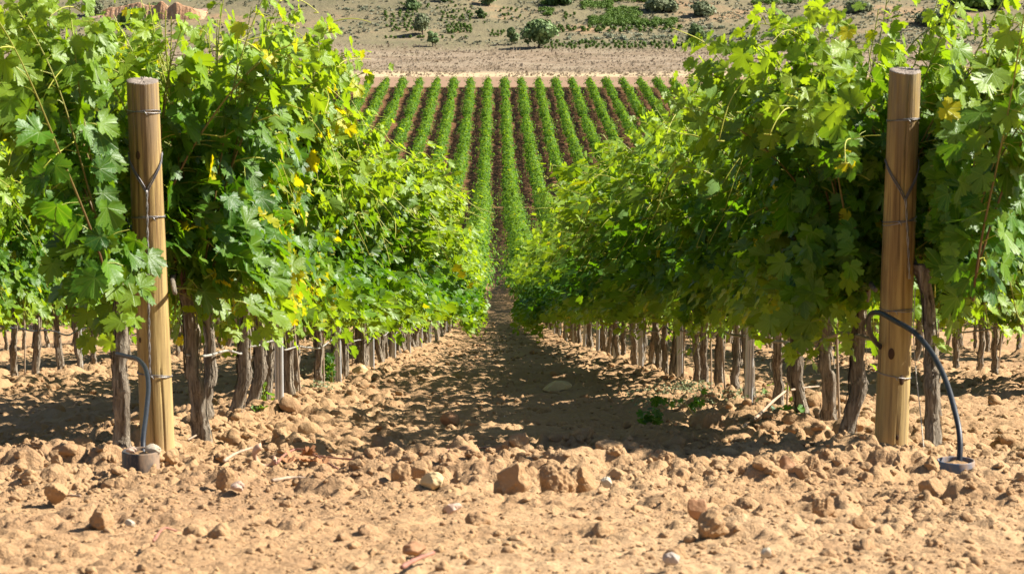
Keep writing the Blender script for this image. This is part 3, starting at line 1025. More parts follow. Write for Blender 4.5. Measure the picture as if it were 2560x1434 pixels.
STONES = [
    (1278, 1248, 96, 92, M_CLOD, 1, 'largest rounded clod at the shadow edge in the middle of the clod ridge', 'clod', 'clod', .4),
    (1388, 1240, 100, 78, M_CLOD, 2, 'wide brown clod just right of the largest one on the ridge', 'clod', 'clod', .4),
    (1460, 1232, 60, 62, M_CLOD, 3, 'smaller clod with a pointed clay spike beside the white stone', 'clod', 'clod', .4),
    (1082, 1226, 62, 46, M_STONE_Y, 4, 'pale yellow wedge shaped stone leaning on a clod', 'stone', 'stone', 1.),
    (1050, 1205, 62, 58, M_CLOD, 5, 'round clod behind the pale yellow wedge stone', 'clod', 'clod', .4),
    (1000, 1212, 52, 52, M_CLOD, 6, 'round clod left of the pale yellow wedge stone', 'clod', 'clod', .3),
    (1516, 1222, 30, 26, M_STONE_W, 7, 'small white stone right of the clod with the spike', 'stone', 'stone', 1.),
    (1970, 1186, 54, 52, M_STONE_R, 8, 'dark reddish clod standing upright in front of the right vine row', 'clod', 'clod', .6),
    (2030, 1186, 46, 44, M_CLOD, 9, 'rounded clod right of the dark reddish one', 'clod', 'clod', .4),
    (1741, 1298, 54, 54, M_STONE_R, 10, 'pointed brown stone alone on the dirt track', 'stone', 'stone', .8),
    (1780, 1345, 84, 62, M_CLOD, 11, 'large rough clod below the pointed brown stone', 'clod', 'clod', .4),
    (1392, 978, 76, 30, M_STONE_Y, 12, 'flat slab stone lying in the aisle shadow', 'stone', 'stone', 1.),
    (1128, 1062, 50, 36, M_STONE_R, 13, 'reddish brown stone in the aisle shadow near the left row', 'stone', 'stone', .7),
    (1160, 1148, 60, 36, M_STONE_R, 14, 'dark red stone under the fallen purple cane', 'stone', 'stone', .5),
    (902, 942, 46, 34, M_STONE_Y, 15, 'orange yellow stone on the sunny edge of the left row', 'stone', 'stone', .9),
    (1768, 1078, 92, 54, M_CLOD, 16, 'big sunlit clod under the low vine leaves of the right row', 'clod', 'clod', .5),
    (1036, 1396, 62, 36, M_STONE_R, 17, 'brown pyramid shaped stone on the dirt track', 'stone', 'stone', .9),
    (1680, 1420, 46, 30, M_STONE_G, 18, 'pale grey stone lying flat on the dirt track', 'stone', 'stone', 1.),
    (1916, 1402, 28, 24, M_STONE_W, 19, 'whitish broken stone right of the pale grey one', 'stone', 'stone', 1.),
    (246, 1318, 66, 50, M_CLOD, 20, 'rounded clod alone on the left part of the track', 'clod', 'clod', .4),
    (1130, 1290, 50, 26, M_STONE_P, 21, 'pale pinkish stone in front of the clod ridge', 'stone', 'stone', 1.),
    (592, 1232, 36, 24, M_STONE_P, 22, 'small pale pink stone near the dead leaves', 'stone', 'stone', 1.),
    (326, 1326, 28, 18, M_STONE_W, 23, 'small white pebble right of the lone rounded clod', 'stone', 'stone', 1.),
    (366, 1176, 10, 10, M_CLOD, 24, 'tiny clod on the collar rim', 'clod', 'clod', .4),
    (2060, 1296, 62, 50, M_CLOD, 25, 'rough clod in the track before the right post', 'clod', 'clod', .4),
    (2340, 1252, 80, 48, M_CLOD, 26, 'large rough clod in front of the blue collar', 'clod', 'clod', .4),
    (2130, 1092, 90, 50, M_CLOD, 27, 'broad clod at the foot of the right wooden post', 'clod', 'clod', .4),
    (140, 1256, 66, 44, M_CLOD, 28, 'broad clod left of the black collar', 'clod', 'clod', .4),
    (140, 1190, 40, 52, M_CLOD, 29, 'upright clod between shadow and black collar', 'clod', 'clod', .4),
    (560, 1222, 50, 52, M_CLOD, 30, 'upright rounded clod left of the pale pink stone', 'clod', 'clod', .3),
]
for s_ in STONES:
    if 'tiny' in s_[6]: continue
    stone(*s_[:5], s_[5] + 800, s_[6], s_[7], s_[8], s_[9])

# ------------------------------------------------------------------ posts
def build_post(x, lean, label, seed, knots, cracks, ringz, vz, wire_to, wire_phi, hgt=1.555):
    z0 = float(G(x, 0)) + (-.04 if x < 0 else -.068)
    o = thing('wooden_post', (x, 0, z0), label, 'post', 'wooden end posts of the vine rows')
    g = np.random.default_rng(seed)
    n, m = 120, 110
    th = np.linspace(0, 2 * np.pi, n, endpoint=False); zz = np.linspace(-.25, hgt, m)
    r0 = .0685 - .0055 * (zz / hgt)
    R = r0[:, None] * (1 + .018 * np.sin(2 * th + 1)[None] + .012 * np.sin(3 * th[None] + zz[:, None] * 2.2 + seed) + .006 * np.sin(zz * 9)[:, None])
    R = R + .0007 * fbm(np.repeat(th[None] * 9, m, 0), np.repeat(zz[:, None] * 1.2, n, 1), seed, 3)
    for (phi, za, zb, dep) in cracks:      # phi: angle from the side facing the track
        c = -np.pi / 2 + phi + .05 * np.sin(zz * 7 + seed)
        dd = np.angle(np.exp(1j * (th[None] - c[:, None])))
        w = sstep(za - .08, za + .05, zz) * (1 - sstep(zb - .05, zb + .1, zz))
        R = R - dep * np.exp(-(dd / .05) ** 2) * w[:, None]
    top_t = .10
    cx = lean[0] * zz / hgt; cy = lean[1] * zz / hgt
    X = cx[:, None] + R * np.cos(th); Y = cy[:, None] + R * np.sin(th); Z = np.repeat(zz[:, None], n, 1)
    Z[-1] += Y[-1] * .16 - X[-1] * .04 + g.normal(0, .0012, n)
    Z[-2] = Z[-1] - .004; X[-1] *= 1; 
    V = np.stack([X, Y, Z], -1).reshape(-1, 3)
    i = np.arange(m - 1)[:, None] * n; j = np.arange(n)[None]; k = (j + 1) % n
    Q = np.stack([i + j, i + k, i + n + k, i + n + j], -1).reshape(-1, 4)
    link('timber', mesh_np('timber', V, [Q], M_WOOD), o)
    # sawn top
    top = np.stack([X[-1], Y[-1], Z[-1]], -1); c = top.mean(0); rings = [top * 1.0]
    for f in (.985, .7, .4, .15):
        q = c + (top - c) * f; q[:, 2] += .004 - .002 * f + g.normal(0, .0012, n); rings.append(q)
    V = np.concatenate(rings + [[c + (0, 0, .003)]])
    a = len(rings); i = np.arange(a - 1)[:, None] * n
    Q = np.stack([i + j, i + k, i + n + k, i + n + j], -1).reshape(-1, 4)
    T = np.stack([np.arange(n) + (a - 1) * n, (np.arange(n) + 1) % n + (a - 1) * n, np.full(n, a * n)], -1)
    link('sawn_top', mesh_np('sawn_top', V, [Q, T], M_ENDGRAIN), o)

    def surf(phi, z, off=.002):
        a_ = -np.pi / 2 + phi
        rr = np.interp(z, zz, r0) * 1.02 + off
        return np.array([np.interp(z, zz, cx) + rr * math.cos(a_), np.interp(z, zz, cy) + rr * math.sin(a_), z])
    for (phi, z, s) in knots:
        mb = MB(); V = []
        for q in range(20):
            a_ = q / 20 * 2 * np.pi; V.append(surf(phi + s * .8 * math.cos(a_) / .066, z + s * 1.5 * math.sin(a_), .0006))
        V2 = [surf(phi + s * .5 * math.cos(q / 20 * 2 * np.pi) / .066, z + s * math.sin(q / 20 * 2 * np.pi), .0032) for q in range(20)]
        V = np.array(V + V2 + [surf(phi, z, .0022)])
        Q = [(q, (q + 1) % 20, 20 + (q + 1) % 20, 20 + q) for q in range(20)]; T = [(20 + q, 20 + (q + 1) % 20, 40) for q in range(20)]
        mb.add(V, Q, T); link('knot', mb.mesh('knot', M_KNOT), o)
    for z in ringz:
        for lay in range(2):
            ph = np.linspace(-np.pi, np.pi, 44); tilt = g.normal(0, .007)
            mb = MB(); mb.tube(np.array([surf(p, z + lay * .007 * math.sin(p * 1.5 + 1) + tilt * math.sin(p), .002 + .001 * lay) for p in ph]), .0021, 6)
            if lay == 0:
                kn = surf(.1 + g.normal(0, .2), z, .004)
                mb.tube(np.array([kn + (-.008, 0, .004), kn + (0, -.004, 0), kn + (.006, 0, -.012)]), .0024, 6)
            w = link('wire_ring', mb.mesh('wire_ring', M_WIREDK if lay else M_WIRE), o)
            if lay == 0 and g.random() < .4: break
    # hanging loop of doubled wire and the twisted strand below it
    for dz in (0, .016):
        ph = np.concatenate([np.linspace(-np.pi, -1.45, 12), np.linspace(-1.4, .12, 18), np.linspace(.2, 1.6, 16), np.linspace(1.65, np.pi, 10)])
        zl = np.where(np.abs(ph) > 1.4, vz[0], vz[1] + (vz[0] - vz[1]) * (np.abs(ph - .12) / 1.5) ** .8) - dz * (1 - np.abs(ph) / np.pi)
        mb = MB(); mb.tube(np.array([surf(p, z, .0035) for p, z in zip(ph, zl)]), .0025, 6)
        link('wire_loop', mb.mesh('wire_loop', M_WIREDK), o)
    zl = np.linspace(vz[1] + .004, wire_to, 90)
    mb = MB()
    for s in (0, math.pi):
        pts = np.array([surf(.12 + (wire_phi - .12) * ((vz[1] - z) / (vz[1] - wire_to)), z, .008) for z in zl])
        pts[:, 0] += .003 * np.cos(zl * 60 + s); pts[:, 1] += .003 * np.sin(zl * 60 + s)
        mb.tube(pts, .0024, 5)
    link('twisted_wire', mb.mesh('twisted_wire', M_WIRE), o)
    return o


build_post(POST_L, (-.030, 0), 'weathered round wooden post at the head of the left vine row', 1, [(-.35, 1.26, .012), (-.75, .50, .008)],
           [(-.1, .0, .60, .014), (.55, .0, .35, .006), (-.5, 1.1, 1.5, .004)], [1.434, 1.005, .352], (1.265, 1.115), .36, -.12)
build_post(POST_R, (.024, 0), 'weathered round wooden post at the head of the right vine row', 2, [(-.35, .47, .016), (.35, .36, .014), (.2, .12, .008)],
           [(.12, 1.15, 1.56, .008), (.15, .0, .14, .005), (-.9, .1, .5, .004)], [1.428, 1.012, .645, .373], (1.262, 1.11), .78, .55, 1.625)


# metal stakes along the rows
def stake_mesh(h=1.85):
    prof_ = np.array([(-.027, .012), (-.024, -.006), (-.015, -.010), (-.012, -.002), (-.005, -.002), (-.002, -.012), (.004, -.012), (.007, -.002), (.013, -.002), (.016, -.010), (.024, -.006), (.027, .012),
                      (.024, .012), (.021, -.003), (.017, -.007), (.014, .001), (.006, .001), (.003, -.009), (-.001, -.009), (-.004, .001), (-.013, .001), (-.016, -.007), (-.021, -.003), (-.024, .012)])
    n = len(prof_); zs = [-.3, h]
    V = [(x, y, z) for z in zs for x, y in prof_]
    Q = [(i, (i + 1) % n, n + (i + 1) % n, n + i) for i in range(n)]
    # cap strip quads between outer and inner run at the top
    Q += [(n + i, n + i + 1, n + n - 2 - i, n + n - 1 - i) for i in range(n // 2 - 1)]
    return mesh_np('metal_stake', np.array(V), [np.array(Q)], M_STAKE, False)


SM = stake_mesh()
for k, y0, y1 in ((-1, 4.6, 60), (0, 4.7, 60), (-2, 10, 50), (1, 10.2, 50)):
    i = 0
    for y in np.arange(y0, y1, 5.5):
        x = 1.5 + 3 * k + (.02 if k not in (-1, 0) else -.07 if k == 0 else .08)
        o = link('metal_stake', SM, loc=(x, y, float(G(x, y)))); o.rotation_euler = (rng0.normal(0, .012), rng0.normal(0, .015), rng0.normal(0, .1))
        lab = f'{ORD[i]} grooved grey metal stake from the post in {ROWNAME[k]}' if (k in (-1, 0) and i < 5) else f'grooved grey metal stake standing deeper in {ROWNAME[k]}'
        tag(o, lab, 'stake', 'metal stakes of ' + ROWNAME[k]); i += 1

# thin wooden training stakes tied to young trunks
rngb = np.random.default_rng(5)
BAMB = []
for v in range(3):
    mb = MB(); z = np.linspace(-.15, 1.0, 14); mb.tube(np.column_stack([.004 * np.sin(z * 6 + v), .003 * np.cos(z * 5), z]), .0065 + .0006 * np.sin(z * 30), 7); BAMB.append(mb.mesh('training_stake', M_BAMBOO))
for k, yy in ((0, (1.75, 3.9, 6.2, 7.3, 9.8, 13.2, 16.)), (-1, (4.05, 6.3, 8.6, 11, 14.5)), (1, (12.5, 15.6, 19)), (-2, (12.2, 15, 18.4))):
    for i, y in enumerate(yy):
        x = 1.5 + 3 * k + rngb.choice([-.07, .07])
        o = link('training_stake', BAMB[i % 3], loc=(x, y, float(G(x, y)))); o.rotation_euler = (rngb.normal(0, .05), rngb.normal(0, .05), rngb.uniform(0, 6))
        lab = f'{ORD[i]} thin pale training stake of {ROWNAME[k]}' if k in (0, -1) else f'thin pale training stake beside a trunk in {ROWNAME[k]}'
        tag(o, lab, 'stake', 'thin training stakes of ' + ROWNAME[k])

# drip tubes along the rows, sagging between the trunks
for k, y0, y1, hz, mat, lab in ((0, .10, 40, .43, M_DRIP, 'tan drip irrigation tube sagging between the trunks of the right row'), (-1, .45, 40, .36, M_DRIPW, 'pale drip irrigation tube strung between the trunks of the left row'),
                                (1, 10, 45, .42, M_DRIP, 'tan drip irrigation tube in the next row right of the right post'), (-2, 10, 45, .42, M_DRIPW, 'dark drip irrigation tube in the next row left of the left post')):
    g = np.random.default_rng(60 + k)
    ys = np.arange(y0, y1, .12)
    x = 1.5 + 3 * k - .055 * (1 if k >= 0 else -1) + .03 * (vnoise(ys * .9, 0 * ys + k, 3) - .5) * 2
    z = G(1.5 + 3 * k + 0 * ys, ys) + hz + .055 * (vnoise(ys * 1.1, 0 * ys + k + 9, 4) - .5) * 2 + .03 * (vnoise(ys * .35, 0 * ys, 14) - .5) * 2
    mb = MB(); mb.tube(np.column_stack([x, ys, z]), (.0085 if k != -1 else .0055), 8)
    for q in range(4, len(ys) - 1, 5):
        mb.tube(np.array([(x[q], ys[q] - .006, z[q]), (x[q], ys[q] + .006, z[q])]), (.0105 if k != -1 else .007), 8)
    tag(link('drip_tube', mb.mesh('drip_tube', mat if not lab.startswith('dark') else M_HOSE)), lab, 'drip tube')


# black hoses and their collars
def hose(pts, r, label):
    mb = MB(); mb.tube(bez(pts, 60), r, 12)
    tag(link('water_hose', mb.mesh('water_hose', M_HOSE)), label, 'hose', 'black water hoses beside the posts')


def collar(x, y, z, r, h, mat, label):
    n = 40; th = np.linspace(0, 2 * np.pi, n, endpoint=False); mb = MB()
    prof_ = [(r, -.12), (r, h - .004), (r - .002, h), (r - .005, h), (r - .007, h - .003), (r - .007, -.12)]
    V = [(p * math.cos(a), p * math.sin(a), q) for p, q in prof_ for a in th]
    Q = [(i * n + j, i * n + (j + 1) % n, (i + 1) * n + (j + 1) % n, (i + 1) * n + j) for i in range(len(prof_) - 1) for j in range(n)]
    mb.add(np.array(V), Q)
    o = thing('pipe_collar', (x, y, z), label, 'pipe collar', 'pipe collars in the soil')
    link('ring', mb.mesh('ring', mat), o)
    V, Fc = ICO[3]; V = V * (1 + .08 * np.sin(V[:, :1] * 9 + V[:, 1:2] * 7)); V = V * [r - .008, r - .008, .03]; V[:, 2] += h - .035
    link('soil_fill', mesh_np('soil_fill', V, [Fc], M_CLOD), o)
    return o


pc = at(346, 1196); yc = pc[1] + .065
zc = float(G(pc[0], yc)) + .025
collar(pc[0], yc, zc, .0635, .068, M_COLLAR, 'dusty black pipe collar in the soil in front of the left post')
d0 = yc + 10
hose([(pc[0] + .008, yc, zc - .02), atd(358, 1100, d0 + .1), atd(366, 1030, d0 + .35), atd(371, 965, d0 + .6), atd(364, 922, d0 + .8), atd(344, 898, d0 + 1.0), atd(316, 890, d0 + 1.2), atd(292, 884, d0 + 1.35)], .0088,
     'black water hose rising from the black collar beside the left post')
for nm, dx, dy, s, mt, lab in (('stone', -.028, -.03, .036, M_STONE_P, 'rounded pinkish stone lying in the black collar'), ('stone', .04, -.01, .044, M_STONE_W, 'pale angular stone lying in the black collar')):
    V = lump(850 + int(dx * 1000), 3, 1.) * s * np.array([.62, .5, .55])
    tag(link(nm, mesh_np(nm, V, [ICO[3][1]], mt), loc=(pc[0] + dx, yc + dy, zc + .068 + .008)), lab, 'stone')
pc2 = at(2398, 1180); yc2 = pc2[1] + .065; zc2 = float(G(pc2[0], yc2)) + .008
collar(pc2[0], yc2, zc2, .066, .032, M_COLLARB, 'half buried bluish pipe collar in the soil right of the right post')
d2 = yc2 + 10
hose([(pc2[0] + .01, yc2, zc2 - .03), atd(2400, 1100, d2 + .05), atd(2388, 1030, d2 + .15), atd(2362, 945, d2 + .35), atd(2328, 880, d2 + .55), atd(2285, 830, d2 + .75), atd(2240, 803, d2 + .9), atd(2200, 782, d2 + 1.05),
      atd(2176, 786, d2 + 1.2), atd(2172, 815, d2 + 1.35), atd(2185, 850, d2 + 1.5), atd(2215, 880, d2 + 1.65)], .0105, 'black water hose arching from the bluish collar over the right post')

# twine hanging from the right end vine
mb = MB(); mb.tube(bez([atd(2288, 720, 9.88), atd(2284, 830, 9.8), atd(2290, 930, 9.72), atd(2302, 1040, 9.6), atd(2312, 1150, 9.42)], 40), .0022, 5)
tag(link('twine', mb.mesh('twine', M_TWINE)), 'pale frayed twine hanging along the trunk beside the right post', 'twine')


# ------------------------------------------------------------------ litter: canes, dead leaves
def cane(pts_px, r, mat, label, name='fallen_cane', lift=.02, nodes=True):
    P = []
    for (px, py, *h) in pts_px:
        p = at(px, py); p = p + np.array([0, 0, lift + (h[0] if h else 0)]); P.append(p)
    P = bez(P, 34); rr = np.linspace(r, r * .7, 34)
    if nodes: rr = rr * (1 + .35 * np.exp(-((np.arange(34) % 9 - 4) / .9) ** 2))
    mb = MB(); mb.tube(P, rr, 7)
    tag(link(name, mb.mesh(name, mat)), label, 'cane', 'fallen canes on the soil')


cane([(1846, 1086), (1890, 1062, .02), (1930, 1040, .06), (1962, 1030, .10)], .0095, M_DRYCANE, 'pale dry cane leaning up from the soil beside the second right stake')
cane([(1975, 1050, .14), (2010, 1045, .145), (2046, 1042, .15)], .006, M_DRYCANE, 'short pale cane sticking out sideways between two right row trunks')
cane([(1060, 1158), (1110, 1150, .015), (1165, 1145, .02), (1225, 1141, .02)], .0055, M_REDCANE, 'purplish cane lying across the shadow edge in the middle')
cane([(700, 1140), (790, 1152), (870, 1160), (960, 1166)], .004, M_REDCANE, 'long thin reddish cane running out of the dead leaves')
cane([(690, 1172), (720, 1150, .01), (760, 1150, .02), (845, 1185)], .005, M_REDCANE, 'bent reddish cane crossing the dead leaves')
cane([(560, 1165), (590, 1152, .01), (630, 1140, .015)], .0065, M_DRYCANE, 'grey brown cane left of the curled clay flake')
cane([(680, 1216), (730, 1212, .005), (790, 1212)], .006, M_DRYCANE, 'straight dry twig lying below the dead leaves')
cane([(1005, 1250 + 190), (1040, 1420), (1085, 1402)], .0055, M_REDCANE, 'purplish cane at the bottom edge of the dirt track')
cane([(384, 1372), (410, 1352, .012), (442, 1346)], .0035, M_REDCANE, 'small curved purplish twig on the track')
cane([(130, 1250), (170, 1254), (202, 1256)], .005, M_DRYCANE, 'short dry twig on the left part of the track')
cane([(470, 1110), (500, 1100, .01), (520, 1092)], .0045, M_DRYCANE, 'short pale twig right of the left post foot')
cane([(1900, 985), (1860, 960, .0), (1800, 975, .0)], .004, M_DRYCANE, 'dry twig below the right row trunks near the weeds')
cane([(1330, 1015), (1300, 1000), (1280, 1004)], .0035, M_DRYCANE, 'thin twig in the aisle shadow')
cane([(1660, 1260), (1700, 1250), (1690, 1248)], .004, M_DRYCANE, 'short grey twig on the track below the ridge')
cane([(870, 850), (905, 838, .05), (945, 812, .2)], .006, M_DRYCANE, 'pale cane fallen from the left row beyond the first stakes')


def dead_leaf(px, py, s_px, seed, label, mat=M_DEADLEAF, curl=1.2, cat='dead leaf', name='dead_leaf'):
    p = at(px, py); s = s_px / (F / (p[1] + 10)); V, T = leaf_template(seed)
    g = np.random.default_rng(seed); V = V.copy()
    V[:, 2] += curl * (V[:, 0] ** 2) + .4 * V[:, 1] ** 2 + g.normal(0, .03, len(V))
    a = g.uniform(0, 6.3); ca, sa = math.cos(a), math.sin(a); V = V @ np.array([[ca, sa, 0], [-sa, ca, 0], [0, 0, 1]]) * s
    tag(link(name, mesh_np(name, V, [T], mat), loc=p + np.array([0, 0, .03])), label, cat, 'dead vine leaves on the soil' if name == 'dead_leaf' else None)


for i, (px, py, s_, w) in enumerate([(742, 1170, 44, 'in the middle of the litter'), (775, 1172, 40, 'right of the middle leaf'), (720, 1176, 30, 'at the lower left of the litter'), (808, 1178, 34, 'at the right end of the litter'), (765, 1158, 34, 'at the back of the litter')]):
    dead_leaf(px, py, s_, 40 + i, f'curled rusty dead leaf {w} near the left row')


def curl_flake():
    p = at(648, 1172); s = 1 / (F / (p[1] + 10))
    n, m = 26, 9
    a = np.linspace(-2.5, 1.9, n); mb = MB(); V = []
    for j in range(m):
        v = j / (m - 1)
        for q in a:
            r = (30 + 5 * math.sin(q * 2)) * s * (1 + .15 * math.sin(v * 3)); V.append((r * math.sin(q), (v - .5) * 26 * s, 30 * s - r * math.cos(q)))
    Vn = np.array(V); In = Vn.copy(); c = np.array([0, 0, 30 * s]); In[:, [0, 2]] = c[[0, 2]] + (Vn[:, [0, 2]] - c[[0, 2]]) * .72
    Q = [(j * n + i, j * n + i + 1, (j + 1) * n + i + 1, (j + 1) * n + i) for j in range(m - 1) for i in range(n - 1)]
    Q = np.array(Q); k = n * m
    E = [(i, i + k, i + 1 + k, i + 1) for i in range(n - 1)] + [((m - 1) * n + i, (m - 1) * n + i + 1, (m - 1) * n + i + 1 + k, (m - 1) * n + i + k) for i in range(n - 1)]
    E += [(j * n, (j + 1) * n, (j + 1) * n + k, j * n + k) for j in range(m - 1)] + [(j * n + n - 1, j * n + n - 1 + k, (j + 1) * n + n - 1 + k, (j + 1) * n + n - 1) for j in range(m - 1)]
    o = link('clay_flake', mesh_np('clay_flake', np.concatenate([Vn, In]), [np.concatenate([Q, Q[:, ::-1] + k, np.array(E)])], M_CLAYFLAKE), loc=p + np.array([0, .03, .0])); o.rotation_euler = (.2, .4, .15)
    tag(o, 'curled pinkish clay flake open to the right near the dead leaves', 'clay flake')


curl_flake()


# ------------------------------------------------------------------ low sprouts and weeds
def sprout(px, py, n, spread, hgt, leaf, seed, label, young=.1, lean=(0, 0), name='vine_sprout'):
    p = at(px, py); g = np.random.default_rng(seed)
    o = thing(name, p, label, 'vine sprout', 'low vine sprouts')
    mb = MB(); P = []; cc = 0
    for s in range(max(1, n // 6)):
        e = np.array([g.normal(0, spread) + lean[0], g.normal(0, spread * .5) + lean[1], hgt * g.uniform(.6, 1.1)])
        q = bez([(0, 0, -.02), e * [.3, .3, .6] + g.normal(0, .02, 3), e], 14); mb.tube(q, np.linspace(.004, .002, 14), 5)
        for k in range(6):
            P.append(q[3 + int(k * 10 / 5)] + g.normal(0, .03, 3))
    P = np.array(P); m = len(P); P[:, 2] = np.maximum(P[:, 2], .03)
    N = g.normal(0, .5, (m, 3)) + [0.2, -.5, .6]; T = g.normal(0, .5, (m, 3)) + [0, -.3, -.5]
    link('foliage', leaf_mesh('foliage', P, N, T, leaf * g.uniform(.7, 1.2, m), np.clip(g.normal(young, .1, m), 0, 1), np.zeros(m), 'hi', M_LEAF, seed), o)
    c = np.full(mb.n, .6)
    link('stem', mb.mesh('stem', M_CANE, col=np.column_stack([c, c, c, 1 + 0 * c])), o)


sprout(1740, 1040, 12, .10, .16, .05, 1, 'dark leafy sprout with a fallen shoot near the flat weeds of the right row', .0, (.02, 0))
sprout(1640, 1062, 12, .07, .06, .045, 2, 'low dark leafy sprout lying at the aisle edge of the right row', .0)
sprout(1950, 1010, 12, .02, .13, .05, 3, 'bright green sprout beside the first right stake', .35)
sprout(1962, 1048, 12, .04, .05, .055, 4, 'grey green sprout under the leaning dry cane', .05)
sprout(660, 1010, 18, .03, .17, .045, 5, 'yellow green sprout climbing the first left stake', .5)
sprout(645, 1035, 6, .03, .04, .045, 6, 'small sprout at the foot of the first left stake', .3)
sprout(830, 960, 24, .10, .22, .055, 7, 'leafy sprout hanging low at the aisle side of the left row', .05)


def weeds():
    g = np.random.default_rng(8); P = []; N = []; S = []
    for (cx, cy, rx, ry, n) in ((1700, 985, 60, 26, 420), (1640, 1030, 70, 20, 160), (1820, 1010, 90, 20, 220), (1600, 1000, 40, 20, 60), (700, 950, 60, 16, 100), (800, 980, 40, 12, 120)):
        c = at(cx, cy); s = F / (c[1] + 10)
        x = c[0] + g.normal(0, rx / s * .6, n); y = c[1] + g.normal(0, ry / s * 6, n)
        P.append(np.column_stack([x, y, G(x, y) + .02 + g.random(n) * .07])); N.append(g.normal(0, .6, (n, 3)) + [0, 0, .6]); S.append(g.uniform(.006, .017, n))
    P = np.concatenate(P); N = np.concatenate(N); S = np.concatenate(S)
    me = leaf_mesh('weeds', P, N, g.normal(0, 1, P.shape) + [0, 0, .6], S, np.zeros(len(P)), np.zeros(len(P)), 'far', M_WEED, 5)
    tag(link('weeds', me), 'tiny grey green weeds creeping on the soil under the rows', 'weeds', kind='stuff')


weeds()


# ------------------------------------------------------------------ far hillside
def clump_mesh(name, lobes, per, size, seed, mat, up=.5):
    g = np.random.default_rng(seed); P, N = [], []
    for (cx, cy, cz, rx, ry, rz) in lobes:
        v = nrmz(g.normal(0, 1, (per, 3))); rr = g.uniform(.55, 1.04, per)[:, None]
        P.append(np.array([cx, cy, cz]) + v * rr * [rx, ry, rz]); N.append(v + g.normal(0, .45, (per, 3)) + [0, 0, up * .4])
    P = np.concatenate(P); N = np.concatenate(N); n = len(P)
    k = P[:, 2] > .05; P, N = P[k], N[k]; n = len(P)
    return leaf_mesh(name, P, N, g.normal(0, 1, (n, 3)), size * g.uniform(.6, 1.3, n), np.zeros(n), np.zeros(n), 'far', mat, seed)


def tree_meshes(seed, h, w, nl, mat, trunk_h=.25, cone=0.):
    g = np.random.default_rng(seed); lobes = []
    for i in range(nl):
        u = g.uniform(0, 1); zc = h * (trunk_h + (1 - trunk_h) * (.10 + .76 * u)); rr = (1 - cone * u) * w * .5 * math.sqrt(max(.12, 1 - (2 * u - .85) ** 2 * .75))
        a = g.uniform(0, 6.3); q = g.uniform(.2, .75) * rr; s = g.uniform(.24, .40) * rr + .08 * w
        s *= 1.12
        lobes.append((q * math.cos(a), q * math.sin(a), zc, s, s, s * g.uniform(.6, .85)))
    crown = clump_mesh('crown', lobes, 130, .06 * w + .08, seed, mat)
    mb = MB(); mb.tube(bez([(0, 0, -.4), (.03 * w, 0, h * trunk_h), (0, .02 * w, h * .7)], 8), np.linspace(.035 * w + .05, .02 * w, 8), 7)
    for i in range(5):
        l = lobes[i % len(lobes)]; mb.tube(bez([(.02 * w, 0, h * trunk_h * .8), np.array(l[:3]) * [.5, .5, .8], l[:3]], 7), np.linspace(.02 * w, .008 * w, 7), 5)
    return mb.mesh('trunk', M_TRUNKFAR), crown


TREES = [
    (1055, 88, 52, 46, M_TREEG, 16, .12, .1, 'wispy grey green tree leaning on the hillside above the low vine gap'),
    (1081, 117, 42, 30, M_TREE, 12, .15, .2, 'small dark green tree casting its shadow left at the hill foot'),
    (1201, 46, 25, 22, M_CONIF, 12, .05, .45, 'dark cone shaped tree alone among the round bushes'),
    (1034, 24, 30, 42, M_TREE, 12, .1, .1, 'bushy green tree near the top left of the visible hillside'),
    (1279, 112, 42, 31, M_TREE, 12, .15, .25, 'small round tree just left of the broad oak'),
    (1346, 120, 64, 78, M_TREE, 26, .22, .0, 'broad spreading oak at the foot of the hill'),
    (1738, 114, 52, 50, M_TREE, 18, .05, .1, 'dense dark tree beside the sage bushes right of the hedges'),
    (1761, 38, 28, 58, M_TREEG, 16, .02, .0, 'wide rounded pale green bush tree on the right of the hillside'),
    (1110, 4, 26, 40, M_TREE, 10, .1, .1, 'dark tree at the top of the hillside above the cone tree'),
    (1222, 14, 34, 44, M_TREE, 12, .1, .1, 'dark tree at the top middle of the hillside'),
    (1400, 12, 30, 60, M_CONIF, 14, .1, .1, 'large dark tree behind the top of the green thicket'),
    (330, 66, 42, 62, M_TREE, 16, .08, .1, 'bushy tree below the orange earth bank'),
    (395, 34, 24, 40, M_TREE, 12, .08, .1, 'low dark tree on top of the orange earth bank'),
    (236, 40, 40, 34, M_TREEG, 12, .1, .2, 'light green young tree left of the orange earth bank'),
    (60, 46, 30, 40, M_TREE, 12, .1, .1, 'dark tree in the upper left corner behind the leaves'),
    (2340, 60, 24, 90, M_TREEG, 18, .02, .0, 'wide grey green bush tree behind the right vine tops'),
    (2450, 14, 26, 130, M_SHRUB, 22, .02, .0, 'long bright green bush tree high behind the right vine tops'),
    (1650, 26, 26, 80, M_TREEG, 18, .02, .0, 'grey green olive like bush above the green thicket'),
    (2150, 30, 24, 60, M_TREEG, 14, .02, .0, 'pale bush between the tops of the right row'),
]
for i, (px, py, h, w, mat, nl, th_, cone, lab) in enumerate(TREES):
    p = at(px, py); s = F / (p[1] + 10)
    tr, cr = tree_meshes(1000 + i, 1.08 * h / s, 1.12 * w / s, nl, mat, th_, cone)
    o = thing('hillside_tree', p, lab, 'tree', 'trees on the far hillside')
    link('trunk', tr, o); link('crown', cr, o)

SHR = [clump_mesh('shrub', [(0, 0, .42, .48, .48, .5), (.1, .05, .62, .34, .34, .34)], 90, .16, 1100 + i, M_SHRUB) for i in range(4)]
SAGE = [clump_mesh('sage_bush', [(0, 0, .25, .75, .6, .42), (.4, .1, .22, .5, .4, .3)], 90, .18, 1120 + i, M_SAGE) for i in range(3)]
gs = np.random.default_rng(21)


